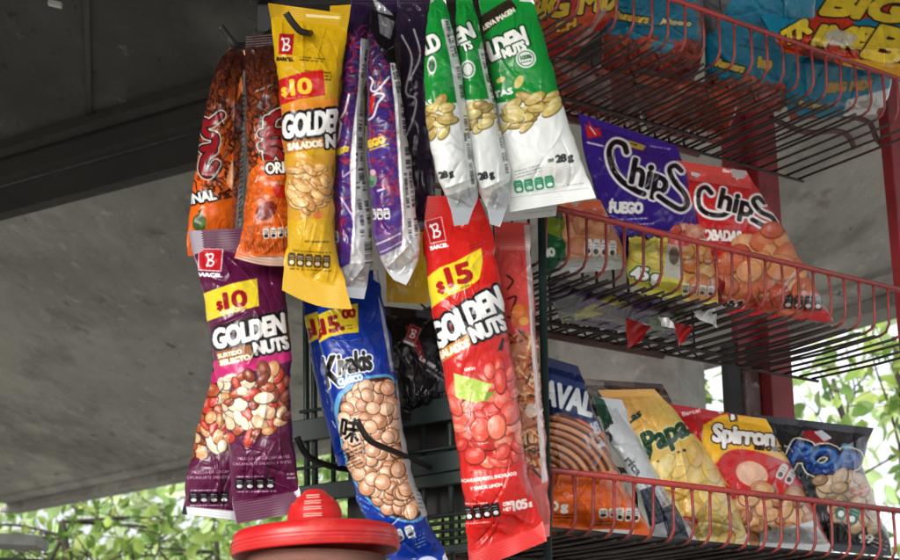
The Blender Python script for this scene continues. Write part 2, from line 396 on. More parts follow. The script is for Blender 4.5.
def bag(name, label, L, R, plane, art, thick=.018, seals=(9, 9), step=.62, seed=1, amp=1.0, creases=22, cat='snack bag',
        group=None, back=(170, 170, 172), zig=.5, lean=0.0, flaps=(), puff=2.2, seal_metal=None, folds=(), sag=0.0):
    """a filled film bag: L and R are its left and right edges from top to bottom (mm-like units), plane the plane it hangs in.
       parts: front_panel, back_panel, top_seal, bottom_seal"""
    L = np.asarray(L, float); R = np.asarray(R, float)
    ln = max(np.hypot(*np.diff(L, axis=0).T).sum(), np.hypot(*np.diff(R, axis=0).T).sum())
    wd = max(np.hypot(L[:, 0][[0, -1]]-R[:, 0][[0, -1]], L[:, 1][[0, -1]]-R[:, 1][[0, -1]]).max(), np.abs(R[:, 0].max()-L[:, 0].min())*.7)
    nv = int(ln/step)+2; nu = int(wd/step)+2
    Lc = edge_curve(L, nv); Rc = edge_curve(R, nv)
    t = np.linspace(0, 1, nu); u = .75*t+.25*(1-np.cos(math.pi*t))/2; v = np.linspace(0, 1, nv)
    X = Lc[:, None, 0]+(Rc-Lc)[:, None, 0]*u; Y = Lc[:, None, 1]+(Rc-Lc)[:, None, 1]*u
    if sag: Y = Y+sag*np.sin(math.pi*u)[None, :]*(v[:, None]**2)
    rs = np.random.RandomState(seed)
    vs0, vs1 = seals[0]/ln, seals[1]/ln
    # wavy film edges
    wob = (vnoise(v*ln/14, 0*v+.5, seed)*1.7+vnoise(v*ln/6, 0*v+.5, seed+1)*.6)
    inner = sstep(0, vs0*1.5+.02, v)*sstep(0, vs1*1.5+.02, 1-v)
    X = X+(wob*inner)[:, None]*(1-2*u)[None, :]**3
    col, met, hg = art.sample(X, Y)
    # crimped zig-zag rims
    zz = zig*(np.abs(((u*wd/2.2) % 1)-.5)*2-.5)
    Y[0] += zz*1.2; Y[-1] += zz*1.2
    base = on_plane(X, Y, plane)
    nrm = -ray(X.mean(), Y.mean()); nrm = nrm/np.linalg.norm(nrm)     # the side the bag puffs out to
    UU, VV = np.meshgrid(u, v)
    eu = np.clip(1-np.abs(2*UU-1)**puff, 0, 1)**.5
    ev = (sstep(vs0, vs0+.22, VV)*sstep(vs1, vs1+.16, 1-VV))**.75
    body = sstep(vs0*.9, vs0+.03, VV)*sstep(vs1*.9, vs1+.03, 1-VV)
    bulge = thick*1.2*eu*ev*(1+.10*vnoise(X/30, Y/26, seed+11))
    mm = np.linalg.norm(on_plane(np.array([X.mean()+1]), np.array([Y.mean()]), plane)-on_plane(np.array([X.mean()]), np.array([Y.mean()]), plane))
    # wrinkles: soft dents, sharp creases running from the seals, random tucks
    em = np.clip(np.minimum(UU, 1-UU)*6, 0, 1)
    h = amp*(1.5*vnoise(X/24+seed, Y/30, seed)+.8*vnoise(X/10, Y/13+seed, seed+3)+.28*vnoise(X/4.5, Y/5.5, seed+4))
    rg = lambda sx, sy, k: np.clip(1-np.abs(vnoise(X/sx+.35*Y/sy+k, Y/sy-.25*X/sx, seed+k))*3.2, 0, 1)**2
    endw = .35+.65*np.clip(1-np.minimum(VV, 1-VV)/.28, 0, 1)
    h += amp*endw*(.95*rg(26, 40, 5)+.62*rg(13, 22, 6)-.5*rg(17, 24, 7)+.24*rg(7, 11, 9))
    for i in range(creases):
        top = rs.rand() < .5; nearend = rs.rand() < .72
        cu = rs.uniform(.06, .94); cv = (vs0+rs.uniform(0, .16) if top else 1-vs1-rs.uniform(0, .16)) if nearend else rs.uniform(.12, .88)
        j = min(nv-1, int(cv*nv)); k = min(nu-1, int(cu*nu)); cx, cy = X[j, k], Y[j, k]
        an = math.pi/2+rs.normal(0, .45) if nearend else rs.uniform(0, math.pi)
        ll = rs.uniform(.10, .3)*min(ln, wd*2); wdt = rs.uniform(.8, 2.4); aa = rs.uniform(.5, 1.8)*amp*(1 if rs.rand() < .5 else -1)
        dx, dy = math.cos(an), math.sin(an); al = (X-cx)*dx+(Y-cy)*dy; ac = -(X-cx)*dy+(Y-cy)*dx+.012*al*al*rs.uniform(-1, 1)
        h += aa*np.exp(-np.abs(ac)/wdt)*np.clip(1-(al/ll)**2, 0, 1)
    for (xa, ya, xb, yb, aa, wdt) in folds:
        dx, dy = xb-xa, yb-ya; LL = math.hypot(dx, dy); dx /= LL; dy /= LL
        al = ((X-xa)*dx+(Y-ya)*dy)/LL; ac = -(X-xa)*dy+(Y-ya)*dx
        h += aa*np.exp(-np.abs(ac)/wdt)*sstep(0, .15, al)*sstep(0, .15, 1-al)
    h = h*em*body+hg*em
    rib = np.sin(VV*ln*2*math.pi/2.6)*.06*(1-body)+(1-body)*1.3*vnoise(X/18, Y/40, seed+8)
    D = bulge+(h*1.15+rib)*mm
    Pf = base+D[..., None]*nrm
    c4 = np.concatenate([lin(np.clip(col, 0, 255))**1.06*.95, met[..., None]], 2)
    org = (base[-1, 0]+base[-1, -1])/2
    root = empty(name, org, label, cat, group)
    i0 = max(2, int(vs0*nv)); i1 = nv-1-max(2, int(vs1*nv))
    def part(pn, ja, jb, PP, CC):
        G = PP[ja:jb+1]; n, m = G.shape[:2]; idx = np.arange(n*m).reshape(n, m)
        Fq = np.stack([idx[:-1, :-1].ravel(), idx[1:, :-1].ravel(), idx[1:, 1:].ravel(), idx[:-1, 1:].ravel()], 1)
        return mesh_np(pn, G.reshape(-1, 3), Fq, FILM, root, org, True, CC[ja:jb+1].reshape(-1, 4))
    part('front_panel', i0, i1, Pf, c4)
    part('top_seal', 0, i0, Pf, c4); part('bottom_seal', i1, nv-1, Pf, c4)
    js = np.unique(np.r_[np.arange(0, nv, 5), nv-1]); ks = np.unique(np.r_[np.arange(0, nu, 4), nu-1])
    Bk = (base-(bulge*.8+.0012*eu)[..., None]*nrm)[js][:, ks][:, ::-1]
    cb = np.zeros(Bk.shape[:2]+(4,)); cb[..., :3] = lin(back); cb[..., 3] = .3
    n, m = Bk.shape[:2]; idx = np.arange(n*m).reshape(n, m)
    Fq = np.stack([idx[:-1, :-1].ravel(), idx[1:, :-1].ravel(), idx[1:, 1:].ravel(), idx[:-1, 1:].ravel()], 1)
    mesh_np('back_panel', Bk.reshape(-1, 3), Fq, FILM, root, org, True, cb.reshape(-1, 4))
    return root
# ------------------------------------------------------------------ ground, roof, walls
def poly_slab(name, pts, z0, z1, mat, kind=None, parent=None):
    m = MB(); n = len(pts); V = [(p[0], p[1], z0) for p in pts]+[(p[0], p[1], z1) for p in pts]
    Fc = [tuple(range(n)), tuple(range(2*n-1, n-1, -1))]+[(i, (i+1) % n, n+(i+1) % n, n+i) for i in range(n)]
    m.add(V, Fc); o = m.build(name, mat, parent)
    import bmesh
    bm = bmesh.new(); bm.from_mesh(o.data); bmesh.ops.recalc_face_normals(bm, faces=bm.faces); bm.to_mesh(o.data); bm.free()
    if kind: o['kind'] = kind
    return o

M_PAVE = pmat('pavement', (174, 170, 161), .9, 0, [(1.2, (156, 152, 143), .4, .65), (14, (100, 98, 92), .5, .75)], (40, .4, .01))
g = MB(); g.add([(-400, -400, 0), (400, -400, 0), (400, 400, 0), (-400, 400, 0)], [(0, 1, 2, 3)])
tag(g.build('ground', M_PAVE), kind='structure')

RZ = CAM[2]+1.25
def con(name, col, dark, pale):
    return pmat(name, col, .92, 0, [(.8, dark, .40, .66), (2.4, pale, .48, .74), (5, dark, .52, .70), (26, pale, .58, .8), (14, (74, 72, 68), .68, .71), (34, (84, 82, 78), .67, .70), (9, (108, 104, 98), .62, .72)], (14, .8, .04), stretch=(1, .34, 1))
M_CON = con('concrete', (170, 168, 164), (120, 118, 114), (188, 186, 181))
M_DKCON = pmat('dark_concrete', (70, 69, 67), .95, 0, [(1.0, (42, 41, 40), .40, .62), (5, (88, 87, 83), .52, .78), (40, (36, 35, 34), .60, .72), (14, (100, 98, 93), .64, .72)], (14, .5, .02), stretch=(1, .5, 1))  # near slab: much darker base and blotch colours than the far slab
M_LEDGE = pmat('shade_dark_ledge', (44, 40, 38), .8, 0, [(3, (30, 28, 28), .4, .7), (24, (66, 62, 58), .6, .75)], (20, .4, .01))  # shade under the roof put into the ledge colour
E = [on_z(*q, RZ)[:2] for q in ((19, 507), (187, 474), (450, 421), (690, 363), (800, 333), (900, 304), (1040, 262))]
J0, J1 = on_z(0, 210, RZ)[:2], on_z(192, 159, RZ)[:2]
jd = (J1-J0)/np.linalg.norm(J1-J0); Ja, Jb = J0-jd*3.2, J1+jd*3.0
jn = np.array([jd[1], -jd[0]]);  jn = jn if jn[1] < 0 else -jn          # towards the viewer
LB = on_z(-140, 470, RZ)[:2]
roof = empty('concrete_roof', (0, 4, RZ), 'weathered grey concrete roof slab with a stepped dark underside above the hanging snacks', 'roof')
def slabpart(pn, pts, z0, z1, mat):
    o = poly_slab(pn, pts, z0, z1, mat); o.parent = roof; o.location = (0, -4, -RZ); return o
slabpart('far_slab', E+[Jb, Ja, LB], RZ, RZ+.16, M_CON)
# rim lip along the far edge and a shallow drip groove
mb = MB()
for a, b in zip(E[:-1], E[1:]):
    d = (b-a)/np.linalg.norm(b-a); nn = np.array([-d[1], d[0]]); nn = nn if nn[1] < 0 else -nn
    mb.bar((*(a+nn*.06), RZ-.022), (*(b+nn*.06), RZ-.022), (*nn*.06, 0), (0, 0, .02)); mb.bar((*(a+nn*.26), RZ-.006), (*(b+nn*.26), RZ-.006), (*nn*.05, 0), (0, 0, .008))
o = mb.build('drip_edge', M_CON, roof); o.location = (0, -4, -RZ)
# step: two ledges rising to the near slab
mb = MB()
for off, z0, z1 in ((.0, RZ-.02, RZ+.05), (.06, RZ+.045, RZ+.10), (.12, RZ+.085, RZ+.30)):
    a, b = Ja+jn*off, Jb+jn*off
    mb.bar((*a, (z0+z1)/2), (*b, (z0+z1)/2), (*jn*.02, 0), (0, 0, (z1-z0)/2))
o = mb.build('step_ledge', M_LEDGE, roof); o.location = (0, -4, -RZ)
NE = -0.6  # unseen near edge of the roof, run out to cut light on the bags
Jc = Jb+jn*.1; Jd = Ja+jn*.1
t = (NE-Jc[1])/jn[1]; N1 = Jc+jn*t; t = (NE-Jd[1])/jn[1]; N0 = Jd+jn*t
slabpart('near_slab', [Jc, Jd, N0, N1], RZ+.11, RZ+.27, M_DKCON)
mb = MB()       # casting seam and a small light fitting clip
pa, pb = on_z(86, -20, RZ+.107), on_z(90, 142, RZ+.107)
mb.bar(pa, pb, (.006, 0, 0), (0, 0, .004)); o = mb.build('casting_seam', M_DKSTEEL, roof); o.location = (0, -4, -RZ)
q = on_z(55, 4, RZ+.10); mb = MB(); mb.bar(q-np.array([.011, .006, 0]), q+np.array([.011, .006, 0]), (0, .005, 0), (0, 0, .005))
o = mb.build('cable_clip', pmat('white_plastic', (200, 200, 196), .5), roof); o.location = (0, -4, -RZ)
# beam that carries the roof on the street side (behind and above the viewer's sight)
mb = MB(); r_ = np.random.RandomState(9)
for (cx, cy, ax, ay, hh) in ((160, 425, 38, 9, .012), (104, 233, 60, 7, .008), (60, 330, 26, 5, .006), (96, 300, 9, 3, .006), (150, 352, 14, 4, .006)):
    rim = []; n = 22
    for k in range(n):
        a = 2*math.pi*k/n; f = r_.uniform(.8, 1.15); rim.append(on_z(cx+ax*f*math.cos(a), cy+ay*f*math.sin(a), RZ))
    cen = sum(rim)/n; V = [tuple(p+np.array([0, 0, .002])) for p in rim]+[tuple(cen+(p-cen)*.86-np.array([0, 0, hh*r_.uniform(.5, 1)])) for p in rim]+[tuple(cen-np.array([0, 0, hh*.7]))]
    mb.add(V, [(k, n+k, n+(k+1) % n, (k+1) % n) for k in range(n)]+[(n+k, 2*n, n+(k+1) % n) for k in range(n)])
o = mb.build('plaster_patch', M_CON, roof, smooth=True); o.location = (0, -4, -RZ)
# pillar behind the shelves
pz = on_z(655, 372, RZ)
mb = MB(); pc = P(640, 380, 3.9); mb.bar((pc[0]-.02, pc[1], 0), (pc[0]-.02, pc[1], RZ-.002), (.15, -.06, 0), (.06, .15, 0))
tag(mb.build('concrete_pillar', M_CON, None, (pc[0], pc[1], 0), bevel=.012), 'plain grey concrete pillar under the roof behind the lower snack basket', 'pillar')
# board wall low at the left
M_BOARD = pmat('weathered_board', (92, 98, 92), .85, 0, [(3, (66, 74, 66), .4, .7), (30, (112, 114, 108), .5, .8)], (30, .4, .01))
a, b = P(-80, 556, 3.2), P(112, 551, 3.6)
mb = MB(); mb.bar((a[0], a[1], (a[2]+.02)/2), (b[0], b[1], (b[2]+.02)/2), (0, .03, 0), (0, 0, a[2]/2-.01)); 
bw = empty('board_wall', ((a[0]+b[0])/2, (a[1]+b[1])/2, 0), 'low weathered grey board wall with a pale capping at the bottom left', 'wall')
o = mb.build('board', M_BOARD, bw); o.location = -bw.location
mb = MB(); a2, b2 = P(-80, 538, 3.2), P(42, 543, 3.42); mb.bar(a2, b2, (0, .06, 0), (0, 0, .012)); o = mb.build('capping', pmat('pale_metal', (170, 172, 170), .6, .0, (20, (140, 144, 140), .4, .7)), bw); o.location = -bw.location

# ------------------------------------------------------------------ trees behind
def leaf_mat(name, col, c2):
    m = bpy.data.materials.new(name); m.use_nodes = True; N = m.node_tree.nodes; Lk = m.node_tree.links
    b = N['Principled BSDF']; b.inputs['Roughness'].default_value = .5
    at = N.new('ShaderNodeVertexColor'); at.layer_name = 'Col'
    Lk.new(at.outputs['Color'], b.inputs['Base Color'])
    tr = N.new('ShaderNodeBsdfTranslucent'); Lk.new(at.outputs['Color'], tr.inputs['Color'])
    mx = N.new('ShaderNodeMixShader'); mx.inputs[0].default_value = .45
    o = N['Material Output']; Lk.new(b.outputs[0], mx.inputs[1]); Lk.new(tr.outputs[0], mx.inputs[2]); Lk.new(mx.outputs[0], o.inputs[0])
    return m
M_LEAF = leaf_mat('leaf', None, None)
M_BARK = pmat('bark', (58, 51, 44), .9, 0, [(14, (48, 42, 36), .4, .7), (60, (96, 90, 80), .55, .8)], (40, .6, .01))

def leaves(centres, size, rs, cols, parent, name='crown', origin=(0, 0, 0), droop=.5):
    n = len(centres); C = np.asarray(centres)
    a = rs.normal(0, 1, (n, 3)); a[:, 2] -= droop; a /= np.linalg.norm(a, axis=1)[:, None]
    b = rs.normal(0, 1, (n, 3)); b -= a*(a*b).sum(1)[:, None]; b /= np.linalg.norm(b, axis=1)[:, None]
    c = np.cross(a, b); s = rs.uniform(size[0], size[1], (n, 1)); wd = rs.uniform(.2, .34, (n, 1))*s
    # 8-point leaf with a folded midrib and a curved tip
    prof = [(0, 0, 0), (.25, .8, .0), (.55, 1, .02), (.82, .55, -.04), (1, 0, -.12)]
    pts = []
    for (l, w_, dz) in prof: pts.append((l, 0, dz, False))
    V = []
    mid = [C+a*s*l+c*s*dz for (l, w_, dz) in prof]
    le = [C+a*s*l+b*wd*w_+c*s*(dz+.09*w_) for (l, w_, dz) in prof[1:4]]
    ri = [C+a*s*l-b*wd*w_+c*s*(dz+.09*w_) for (l, w_, dz) in prof[1:4]]
    V = np.stack(mid+le+ri, 1).reshape(-1, 3)     # 11 per leaf: 0-4 mid, 5-7 left, 8-10 right
    q = [(0, 1, 5), (1, 2, 6), (1, 6, 5), (2, 3, 7), (2, 7, 6), (3, 4, 7), (0, 8, 1), (1, 8, 9), (1, 9, 2), (2, 9, 10), (2, 10, 3), (3, 10, 4)]
    Fq = (np.arange(n)[:, None, None]*11+np.array(q)[None]).reshape(-1, 3)
    cc = lin(np.array(cols)[rs.randint(len(cols), size=n)])*rs.uniform(.75, 1.25, (n, 1))
    c4 = np.concatenate([np.clip(cc, 0, 1), np.ones((n, 1))], 1).repeat(11, 0)
    return mesh_np(name, V, Fq, M_LEAF, parent, origin, True, c4)

def tree(name, label, base, crown_c, rad, nleaf, size, cols, seed, trunk=.06, nb=9, group=None, droop=.5, wild=1.0):
    rs = np.random.RandomState(seed); base = np.array(base, float); cc = np.array(crown_c, float)
    root = empty(name, base, label, 'tree', group)
    mb = MB(); bend = rs.normal(0, .12, 3); top = cc+np.array([0, 0, rad[2]*.3])
    tp = smooth_path([base, base*.6+top*.4+bend, base*.25+top*.75-bend, top], 6)
    mb.tube(tp, list(np.linspace(trunk, trunk*.3, len(tp))), 8); mb.build('trunk', M_BARK, root, base, True)
    L = []
    for i in range(nb):
        st = np.array(tp[rs.randint(len(tp)//2, len(tp))]); d = rs.normal(0, 1, 3); d /= np.linalg.norm(d)
        en = cc+d*np.array(rad)*rs.uniform(.7, 1.0); md = (st+en)/2+rs.normal(0, .12*wild, 3)*rad; md2 = md*.5+en*.5+rs.normal(0, .1*wild, 3)*rad
        bp = smooth_path([st, md, md2, en], 6); b = MB(); r0 = trunk*rs.uniform(.08, .22)
        b.tube(bp, list(np.linspace(r0, r0*.25, len(bp))), 6)
        for j in range(3):
            s2 = np.array(bp[rs.randint(5, len(bp)-2)]); e2 = s2+rs.normal(0, .4, 3)*np.array(rad); p2 = smooth_path([s2, (s2+e2)/2+rs.normal(0, .08, 3)*rad, e2], 5)
            b.tube(p2, list(np.linspace(r0*.5, r0*.15, len(p2))), 5); L += [(p, .13) for p in p2]
        b.build('branch', M_BARK, root, base, True); L += [(p, .2) for p in bp[6:]]
    idx = rs.randint(len(L), size=nleaf)
    cs = np.array([L[i][0] for i in idx])+rs.normal(0, 1, (nleaf, 3))*np.array([L[i][1] for i in idx])[:, None]*np.array(rad)
    leaves(cs, size, rs, cols, root, 'crown', base, droop)
    return root
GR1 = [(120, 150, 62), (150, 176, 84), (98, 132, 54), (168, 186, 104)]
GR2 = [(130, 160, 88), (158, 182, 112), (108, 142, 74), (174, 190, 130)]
def tpx(px, py, d): q = P(px, py, d); return q, (q[0]+.1, q[1]+.1, 0)
for i, (px, py, d, rad, n, sz, cols, lab, tr, nb) in enumerate([
    (60, 545, 10.2, (1.0, .8, .55), 420, (.05, .14), GR1, 'tree with tangled dark branches beyond the bottom left corner of the roof', .08, 22),
    (215, 560, 10.6, (1.0, .8, .6), 480, (.05, .14), GR1, 'yellow-green tree showing between the board wall and the purple nut bags', .06, 18),
    (365, 500, 10.5, (.9, .8, .6), 900, (.10, .17), GR2, 'leafy tree glimpsed through the dark green rack behind the blue peanut bag', .07, 9),
    (702, 386, 6.6, (.26, .3, .3), 300, (.07, .13), GR2, 'bright young tree beside the grey pillar left of the red steel post', .02, 5),
    (835, 405, 7.0, (.34, .5, .42), 90, (.05, .12), GR2, 'thin pale tree with few leaves right of the red steel post', .035, 6),
    (895, 350, 6.4, (.36, .4, .2), 130, (.05, .12), GR1, 'leafy bough of a tree at the right edge under the middle basket', .035, 6),
    (902, 470, 7.4, (.25, .4, .45), 75, (.05, .13), GR2, 'pale loose tree at the right edge beyond the black snack bag', .035, 5),
    (560, 470, 10.5, (1.0, .8, .8), 1400, (.10, .17), GR2, 'pale green tree hidden mostly behind the lower snack basket', .07, 8)]):
    c, b = tpx(px, py, d)
    tree('broadleaf_tree', lab, b, c, rad, n, sz, cols, 40+i, tr, nb, 'trees beyond the roof')
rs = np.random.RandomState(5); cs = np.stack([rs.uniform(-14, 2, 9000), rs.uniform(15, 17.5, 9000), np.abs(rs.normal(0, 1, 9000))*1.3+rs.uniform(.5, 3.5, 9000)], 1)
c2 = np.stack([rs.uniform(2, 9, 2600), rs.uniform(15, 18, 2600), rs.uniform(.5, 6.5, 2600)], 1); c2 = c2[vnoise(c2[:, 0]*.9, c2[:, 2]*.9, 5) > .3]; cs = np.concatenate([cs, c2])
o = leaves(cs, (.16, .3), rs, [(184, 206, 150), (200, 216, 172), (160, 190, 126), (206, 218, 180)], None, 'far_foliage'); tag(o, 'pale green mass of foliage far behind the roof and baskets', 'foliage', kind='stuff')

# ------------------------------------------------------------------ wire baskets
AZ = math.radians(56); SV = np.array([math.sin(AZ), math.cos(AZ), 0]); BV = np.array([-math.cos(AZ), math.sin(AZ), 0]); KS = 1/math.tan(AZ)
O0 = np.array([.13, 1.45, 0.0])
def sh(a, off, z): return O0+SV*a+BV*off+np.array([0, 0, CAM[2]+z])
def SHP(px, py, off, m=0.0):
    o = O0+BV*off; q = on_plane(px, py, (o[0], o[1], 0, KS, 0)); return (q[0], q[1], q[2], KS, m)
def basket(z, label, dark_sheet=False, h=.058, dep=.225, a0=-.04, a1=.60, back=.10, hooks=False):
    root = empty('wire_basket', sh(0, 0, z-h), label, 'basket', 'red wire baskets in a column')
    og = sh(0, 0, z-h)
    rr = MB(); rr.tube([sh(a0, 0, z), sh(a1, 0, z)], .0033, 10); rr.build('front_rail', M_RED, root, og, True)
    rr = MB(); rr.tube([sh(a0, dep, z-h-.004), sh(a1-.28 if not hooks else a1-.2, dep, z-h-.004)], .0055, 10); rr.build('back_floor_rail', M_BROWNWIRE, root, og, True)
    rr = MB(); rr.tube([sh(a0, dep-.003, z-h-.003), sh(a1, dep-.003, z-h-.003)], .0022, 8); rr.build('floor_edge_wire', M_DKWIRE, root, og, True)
    rr = MB(); rr.tube([sh(a0, dep+.012, z+back), sh(a1-.2, dep+.012, z+back)], .0035, 8); rr.build('back_rail', M_BROWNWIRE, root, og, True)
    for f in (.80,):
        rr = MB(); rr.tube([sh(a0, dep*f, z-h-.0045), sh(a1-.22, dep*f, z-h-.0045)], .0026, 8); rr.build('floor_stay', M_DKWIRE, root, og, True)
    n = int((a1-a0)/.0262); wb = MB()
    for i in range(n+1):
        a = a0+.004+i*.0262; j = random.uniform(-.0022, .0022); wv = random.uniform(-.003, .003)
        p = [sh(a, 0.001, z), sh(a+j, .001, z-h*.5), sh(a+j, .002, z-h+.012), sh(a+j, .008, z-h+.003), sh(a+j, .018, z-h), sh(a+wv, dep*.5, z-h-.001+wv), sh(a+j, dep, z-h)]
        if a+.0131 < a1-.12:
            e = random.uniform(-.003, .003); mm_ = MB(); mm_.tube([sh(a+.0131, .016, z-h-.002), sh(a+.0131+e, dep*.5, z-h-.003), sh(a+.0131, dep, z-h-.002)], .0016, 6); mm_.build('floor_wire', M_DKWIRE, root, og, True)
        wb.tube([sh(a-.002, .001, z+.0006), sh(a+.002, .001, z-.001), sh(a, .001, z-.005)], [.0036, .0036, .0019], 7)
        if a < a1-.2: p += [sh(a+j, dep+.010, z-h+.008), sh(a+j, dep+.012, z+back)]
        mm_ = MB(); mm_.tube(p[:5], .0017, 7); mm_.build('front_wire', M_WIRE, root, og, True)
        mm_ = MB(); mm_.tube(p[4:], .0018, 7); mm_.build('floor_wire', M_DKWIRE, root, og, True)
    if dark_sheet:  # dark sheet added so the basket's underside reads as deep shade
        lm = MB(); lm.bar(sh(a0+.01, dep/2, z-h+.0035), sh(a1-.12, dep/2, z-h+.0035), BV*(dep/2-.012), (0, 0, .0012)); lm.build('dark_sheet', M_DKSTEEL, root, og)
    wb.build('weld', M_WIRE, root, og, True)
    if hooks:
        for (px0, py0), pts in (((790, 122), [(770, 118), (805, 132), (835, 131), (848, 136), (855, 149)]), ((860, 118), [(838, 114), (868, 122), (876, 138), (884, 145), (892, 141)])):
            q = [on_plane(np.array(x, float), np.array(y, float), SHP(px0, py0, .19)) for x, y in pts]
            k = MB(); k.tube(smooth_path(q, 5), .0042, 8); k.build('hook', M_BROWNWIRE, root, og, True)
    return root
basket(.802, 'topmost red wire basket, filled with blue and red chip bags', hooks=True)
basket(.511, 'middle red wire basket, holding the purple and the red chip bags')
basket(.238, 'lowest red wire basket, holding the yellow and the black snack bags', True, back=.06)
# posts
def post(name, label, xs, off, mat, z0, z1, wd, dp, cat='post'):
    pl = SHP(xs, 300, off); x, y = pl[0], pl[1]
    b = MB(); b.bar((x, y, z0), (x, y, z1), SV*wd/2, BV*dp/2); return tag(b.build(name, mat, None, (x, y, z0), bevel=.002), label, cat)
rp = empty('steel_post', (0, 0, 0), 'dark red painted steel post with a rusty strip behind the middle of the baskets', 'post')
pl = SHP(768, 300, .27); rp.location = (pl[0], pl[1], 0)
def ppart(pn, xs, off, mat, z0, z1, wd, dp):
    pl = SHP(xs, 300, off); b = MB(); b.bar((pl[0], pl[1], z0), (pl[0], pl[1], z1), SV*wd/2, BV*dp/2); b.build(pn, mat, rp, tuple(rp.location), bevel=.0015)
ppart('square_tube', 769, .275, M_REDPOST, 0, CAM[2]+1.24, .042, .03)
ppart('flange', 744, .285, M_REDPOST, CAM[2]+.47, CAM[2]+1.24, .045, .012)
ppart('rusty_strip', 745, .285, M_RUST, 0, CAM[2]+.505, .026, .012)
ppart('dark_strip', 727, .29, M_DKSTEEL, 0, CAM[2]+.505, .024, .014)
post('steel_post', 'dark red steel post at the right edge of the picture beside the baskets', 907, .17, M_REDPOST, CAM[2]+.47, CAM[2]+1.24, .03, .02)
r = MB(); r.tube([sh(-.047, -.004, .54), sh(-.047, -.004, -1.5)], .0042, 10)
tag(r.build('upright_rod', M_GREEN, None, tuple(sh(-.047, -.004, -1.5)), True), 'thin dark green upright rod between the red peanut bags and the baskets', 'rod')

# ------------------------------------------------------------------ dark green rack and hooks behind the hanging bags
RK = (on_plane(np.array(300.), np.array(430.), (0, 1.56, 0, 0, 0))); RPL = (RK[0], RK[1], RK[2], -.55, 0)
def rk(px, py): return on_plane(np.array(float(px)), np.array(float(py)), RPL)
rack = empty('display_rack', rk(300, 560), 'dark green steel rack with flat bars behind the blue and red nut bags', 'rack')
ro = tuple(rack.location)
rn = np.array([-.55, -1, 0])/np.hypot(.55, 1)
for (x0, y0, x1, y1, hh) in ((200, 447, 535, 396, 12), (200, 508, 535, 465, 9), (240, 566, 535, 542, 4)):
    b = MB(); b.bar(rk(x0, y0), rk(x1, y1), rn*.004, (0, 0, hh*.001)); b.build('flat_bar', M_GREEN, rack, ro, bevel=.001)
for (x0, y0, x1, y1, rr) in ((302, 240, 305, 600, .0035), (310, 240, 313, 600, .0035), (398, 330, 400, 600, .003), (446, 330, 450, 600, .003), (330, 420, 331, 600, .0025), (420, 400, 422, 600, .0025)):
    b = MB(); b.tube([rk(x0, y0)+rn*-.006, rk(x1, y1)+rn*-.006], rr, 8); b.build('upright', M_GREEN, rack, ro, True)
for (x0, y0, x1, y1) in ((290, 470, 460, 446), (280, 535, 470, 512), (280, 542, 470, 520), (280, 549, 470, 528), (300, 412, 460, 388), (280, 556, 470, 536)):
    b = MB(); b.tube([rk(x0, y0), rk(x1, y1)], .002, 7); b.build('cross_wire', M_GREEN, rack, ro, True)
b = MB(); b.bar(rk(334, 470)-rn*.03, rk(470, 446)-rn*.03, rn*.003, (0, 0, .062)); b.build('dark_filler_plate', M_DKSTEEL, rack, ro, bevel=.001)  # dark plate added to shut out the bright view behind the rack
b = MB(); b.bar(rk(380, 474)+rn*.004, rk(532, 449)+rn*.004, rn*.004, (0, 0, .010)); b.build('flat_bar', M_GREEN, rack, ro, bevel=.001)
def hook(pts, yy, r, label, lab2='peg hook'):
    q = [on_plane(np.array(float(x)), np.array(float(y)), (0, y_, 0, 0, 0)) for (x, y), y_ in zip(pts, yy)]
    b = MB(); b.tube(smooth_path(q, 6), r, 9); tag(b.build('peg_hook', M_DKSTEEL, None, tuple(q[-1]), True), label, lab2, 'black peg hooks')
hook([(357, 420), (362, 430), (372, 442), (398, 453), (436, 470), (450, 478)], [1.31, 1.315, 1.325, 1.37, 1.5, 1.56], .0029, 'black peg hook poking out over the blue peanut bag')
hook([(297, 437), (303, 450), (312, 459), (330, 466), (352, 470)], [1.45, 1.455, 1.47, 1.50, 1.56], .0034, 'black peg hook curving left behind the blue peanut bag')
hook([(286, 13), (292, 22), (300, 31), (307, 33), (314, 33)], [1.285, 1.29, 1.297, 1.305, 1.34], .0034, 'black peg hook end threaded through the top of the yellow bag')
hook([(220, 27), (228, 37), (236, 46), (252, 44), (275, 30)], [1.36, 1.365, 1.37, 1.39, 1.44], .0042, 'black peg hook holding up the two orange bags')
b = MB(); q0, q1 = on_plane(np.array(250.), np.array(-16.), (0, 1.45, 0, 0, 0)), on_plane(np.array(560.), np.array(-24.), (0, 1.45, 0, 0, 0)); b.bar(q0, q1, (0, .01, 0), (0, 0, .022))
hr = empty('hanging_bar', tuple(q0), 'black bar along the top that the nut bags hang from', 'bar')
b.build('rail', M_DKSTEEL, hr, tuple(q0), bevel=.002)
b = MB(); p0 = on_plane(np.array(266.), np.array(-20.), (0, 1.46, 0, 0, 0)); p1 = on_plane(np.array(266.), np.array(34.), (0, 1.46, 0, 0, 0)); b.bar(p0, p1, (.009, 0, 0), (0, .006, 0)); b.build('drop_bracket', M_DKSTEEL, hr, tuple(q0), bevel=.002)

